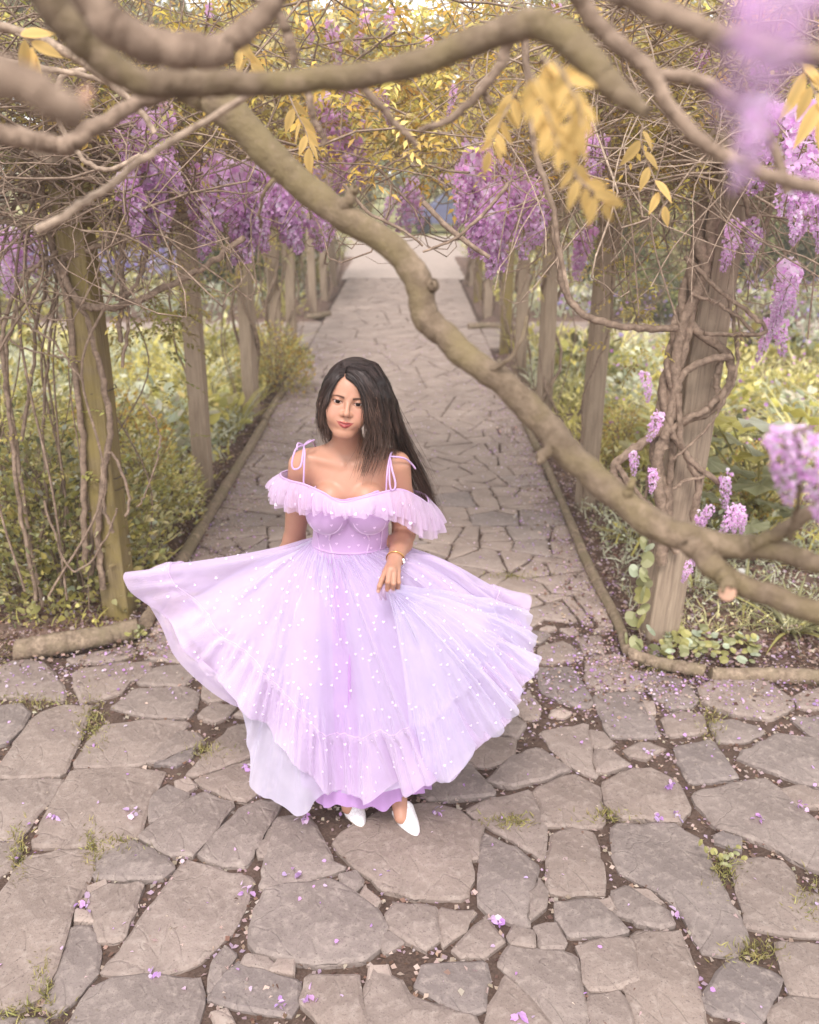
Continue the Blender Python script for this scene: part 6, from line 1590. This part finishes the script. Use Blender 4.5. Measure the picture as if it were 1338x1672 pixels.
for px, py in [(112, 958), (116, 982), (125, 965), (150, 955), (95, 970), (62, 1012), (170, 970), (140, 940)]:
    leaf_at(SM[rng.choice(3, p=[.4, .5, .1])], lf, PG(px, py) + [0, 0, .08], np.array([rng.normal() * .4, -.6, -.3]), np.array([0, -.6, 1.]), .062 * rng.uniform(.7, 1.2), 'leaf')
for px, py, lab in [(225, 1045, 'small weed with yellow leaves growing at the corner of the left log'), (1183, 1415, 'small green weed between two flagstones at the lower right')]:
    p = PG(px, py); w = tag(empty('weed', p), lab, 'weed')
    for k in range(16): leaf_at(SM[rng.integers(0, 2)], w, p + np.array([rng.normal() * .03, rng.normal() * .03, .01 + .05 * rng.random()]), rdir(1, 0, 1)[0], np.array([0, -.3, 1.]), (.022 if px > 500 else .035) * rng.uniform(.6, 1.2), 'leaf')

# a pale stone under the forked branch
def pebble(loc, s):
    V, F = ball_(np.zeros(3), 1.0, 9); V = V * (1 + .12 * np.sin(V * 3.1 + 1).sum(1, keepdims=True) / 3) * np.array(s)
    return V + loc, F
tag(MB().add(*pebble(PG(1210, 940) + [0, 0, .02], (.035, .03, .024))).build('stone', mat_plain('white_stone', srgb(214, 208, 204), .8, .4)), 'small whitish stone lying under the forked branch', 'stone')

# ------------------------------------------------------------------ trees and hedges beyond
def crown(n, rx, ry, rz, z0, size, cols, lumps=26):
    c = rdir(lumps, -.8, 1) * np.array([rx, ry, rz]) * rng.uniform(.45, 1, (lumps, 1)) + [0, 0, z0]; r = rng.uniform(.22, .42, lumps) * (rx + rz) / 2
    k = rng.integers(0, lumps, n); d = rdir(n); P = c[k] + d * (r[k] * rng.uniform(.6, 1.05, n))[:, None]
    tone = pal(lumps, cols, .2)[k] * (1 + .14 * rng.normal(size=(n, 1)))
    V, F, q = scatter(P, nrm(d + rng.normal(size=(n, 3)) * .8 + [0, 0, -.3]), d, size * rng.uniform(.6, 1.3, n), size * .6, DIAM)
    return V, F, np.repeat(np.clip(tone, .01, 1), q, 0)
def trunk(h, r):
    mb = MB(); mb.tube(spline([(0, 0, -.1), (.1, 0, h * .4), (0, .1, h * .8), (.1, 0, h * 1.15)], 12), np.linspace(r, r * .35, 12), 8)
    for _ in range(6):
        a = rng.uniform(0, 6.28); z = h * rng.uniform(.45, .9); mb.tube(spline([(0, 0, z), (.8 * math.cos(a), .8 * math.sin(a), z + .6), (1.9 * math.cos(a), 1.9 * math.sin(a), z + 1.5)], 8), np.linspace(r * .4, r * .1, 8), 6)
    return mb.mesh('trunk', M['bark'])
FAR = [srgb(176, 166, 110), srgb(156, 148, 96), srgb(196, 186, 128), srgb(138, 130, 88), srgb(186, 160, 96)]
TR_ = [(trunk(4.5, .22), mk([crown(5200, 3.2, 3.2, 3.6, 6.2, .34, FAR if k < 2 else DARK + FAR[:2], 34)], M['leaf'], 'crown')) for k in range(3)]
lab = ['yellow green tree', 'pale olive tree', 'darker green tree']
spots = [(-26, 44), (-19, 40), (-13.5, 46), (-9.5, 39), (-5.5, 44), (-2.2, 52), (2.2, 47), (5.6, 40), (9.6, 45), (14.5, 39), (20, 44), (27, 41), (-17, 30), (15.5, 30), (-11, 34), (11, 33)]
for i, (x, y) in enumerate(spots):
    k = i % 3; plant('tree', f'{lab[k]} seen through the pergola at the far side of the garden', 'tree', (x, y, -.05), [('trunk', TR_[k][0], False), ('crown', TR_[k][1], True)], f'far {lab[k]}s', rng.uniform(0, 6), rng.uniform(.9, 1.25))
BU = [mk([crown(4200, 1.5, 1.5, 1.25, 1.3, .13, c, 26)], M['leaf'], 'foliage') for c in (FAR, DARK, FAR + PALE[:2])]
BC = cane_part(14, 1.1, 2.0, .022).mesh('stems', M['bark'])
for x, y, s, k, l in [(-2.75, 17.5, .95, 1, 'tall dark bush on the left at the far end of the path'), (-3.2, 20.2, 1.1, 2, 'pale green bush behind the dark bush at the far end of the path'), (4.6, 17.5, 1.0, 1, 'dark grey green bush behind the right bed, left of the twisted post'), (6.6, 18.2, 1.15, 1, 'wide dark bush behind the right bed, right of the twisted post'),
                      (-6.5, 20.5, .8, 0, 'yellow flowering bush behind the bluebells'), (-9.5, 18.5, 1.0, 2, 'pale bush at the far left beyond the bluebells'), (9.5, 19.5, 1.2, 0, 'light bush at the far right of the garden'), (2.6, 23.5, .8, 2, 'grey green bush at the right of the far gravel path'),
                      (-8.0, 13.2, .9, 1, 'dark bush beyond the left shrub at the end of the side path'), (8.2, 13.4, .9, 0, 'yellowish bush at the right end of the side path'), (-5.8, 25.5, 1.3, 1, 'big dark bush far behind the left posts'), (6.0, 26, 1.3, 0, 'big yellow green bush far behind the right posts'), (-12.5, 24, 1.4, 0, 'large bush at the far left edge of the garden'), (13, 25, 1.4, 1, 'large dark bush at the far right edge of the garden'),
                      (3.6, 14.2, .45, 1, 'low dark bush just behind the third right post')]:
    plant('bush', l, 'bush', (x, y, -.05), [('stems', BC, False), ('foliage', BU[k], True)], 'bushes round the garden', rng.uniform(0, 6), s)
for i, x in enumerate(np.linspace(-17, 17, 11)):
    plant('bush', 'bush in the row along the far edge of the lawn', 'bush', (x + rng.normal() * .4, 40.5 + rng.normal(), -.05), [('stems', BC, False), ('foliage', BU[i % 3], True)], 'row of bushes along the far lawn', rng.uniform(0, 6), rng.uniform(1.35, 1.8))
flowers('yellow_flowers', 'yellow blossom on and under the bush behind the bluebells', -7.6, -5.2, 19.2, 20.4, 900, .11, .4, 1.9, [srgb(226, 206, 88), srgb(212, 190, 70)])
flowers('pink_flowers', 'scattered pink and violet flowers among the right bed', 1.6, 5.5, 6.0, 11, 260, .035, .25, .5, [srgb(200, 140, 206), srgb(214, 170, 214)])

# a car standing at the edge of the far lawn
cb = tag(empty('parked_car', (1.75, 36.5, -.02)), 'dark blue grey car standing at the far lawn beyond the path', 'car')
prof = [(-2.0, .35), (-2.05, .75), (-1.9, .92), (-1.0, 1.0), (-.45, 1.42), (.9, 1.46), (1.6, 1.05), (2.0, .95), (2.05, .5), (2.0, .35)]
n = len(prof); V = [(x, -.82 + (.1 if z > 1.1 else 0), z) for x, z in prof] + [(x, .82 - (.1 if z > 1.1 else 0), z) for x, z in prof]
F4 = [(i, (i + 1) % n, n + (i + 1) % n, n + i) for i in range(n)]
M['car'] = mat_plain('car_paint', srgb(92, 92, 118), .3, spec=.5); M['rubber'] = mat_plain('rubber', (.02, .02, .022), .8); M['glass'] = mat_plain('dark_glass', (.05, .055, .07), .1, spec=.6)
b_ = MB().add(V, F4); b_.p += [(V, [tuple(range(n))[::-1]]), (V, [tuple(range(n, 2 * n))])]
o = b_.build('body', M['car'], cb, smooth=False)
for s in (-1, 1):
    for x in (-1.25, 1.25): obj('wheel', MB().tube([(x, s * .70, .31), (x, s * .86, .31)], .31, 18).mesh('wheel'), M['rubber'], cb)
    obj('window', mesh_np('window', [([(-.8, s * .835, 1.03), (1.2, s * .835, 1.03), (.8, s * .745, 1.38), (-.4, s * .745, 1.38)], [(0, 1, 2, 3)])]), M['glass'], cb)
# ------------------------------------------------------------------ haze over the garden
hb = MB().box((0, 28, 7.5), (55, 40, 8.6)).mesh('haze', None, False)
t = NT('haze_air'); v = t.n('ShaderNodeVolumePrincipled'); v.inputs['Color'].default_value = (.97, .95, .93, 1); v.inputs['Density'].default_value = .0045; v.inputs['Anisotropy'].default_value = .2
t.l(v.outputs[0], t.out.inputs['Volume']); hb.materials.append(t.m)
tag(obj('haze', hb), kind='stuff')
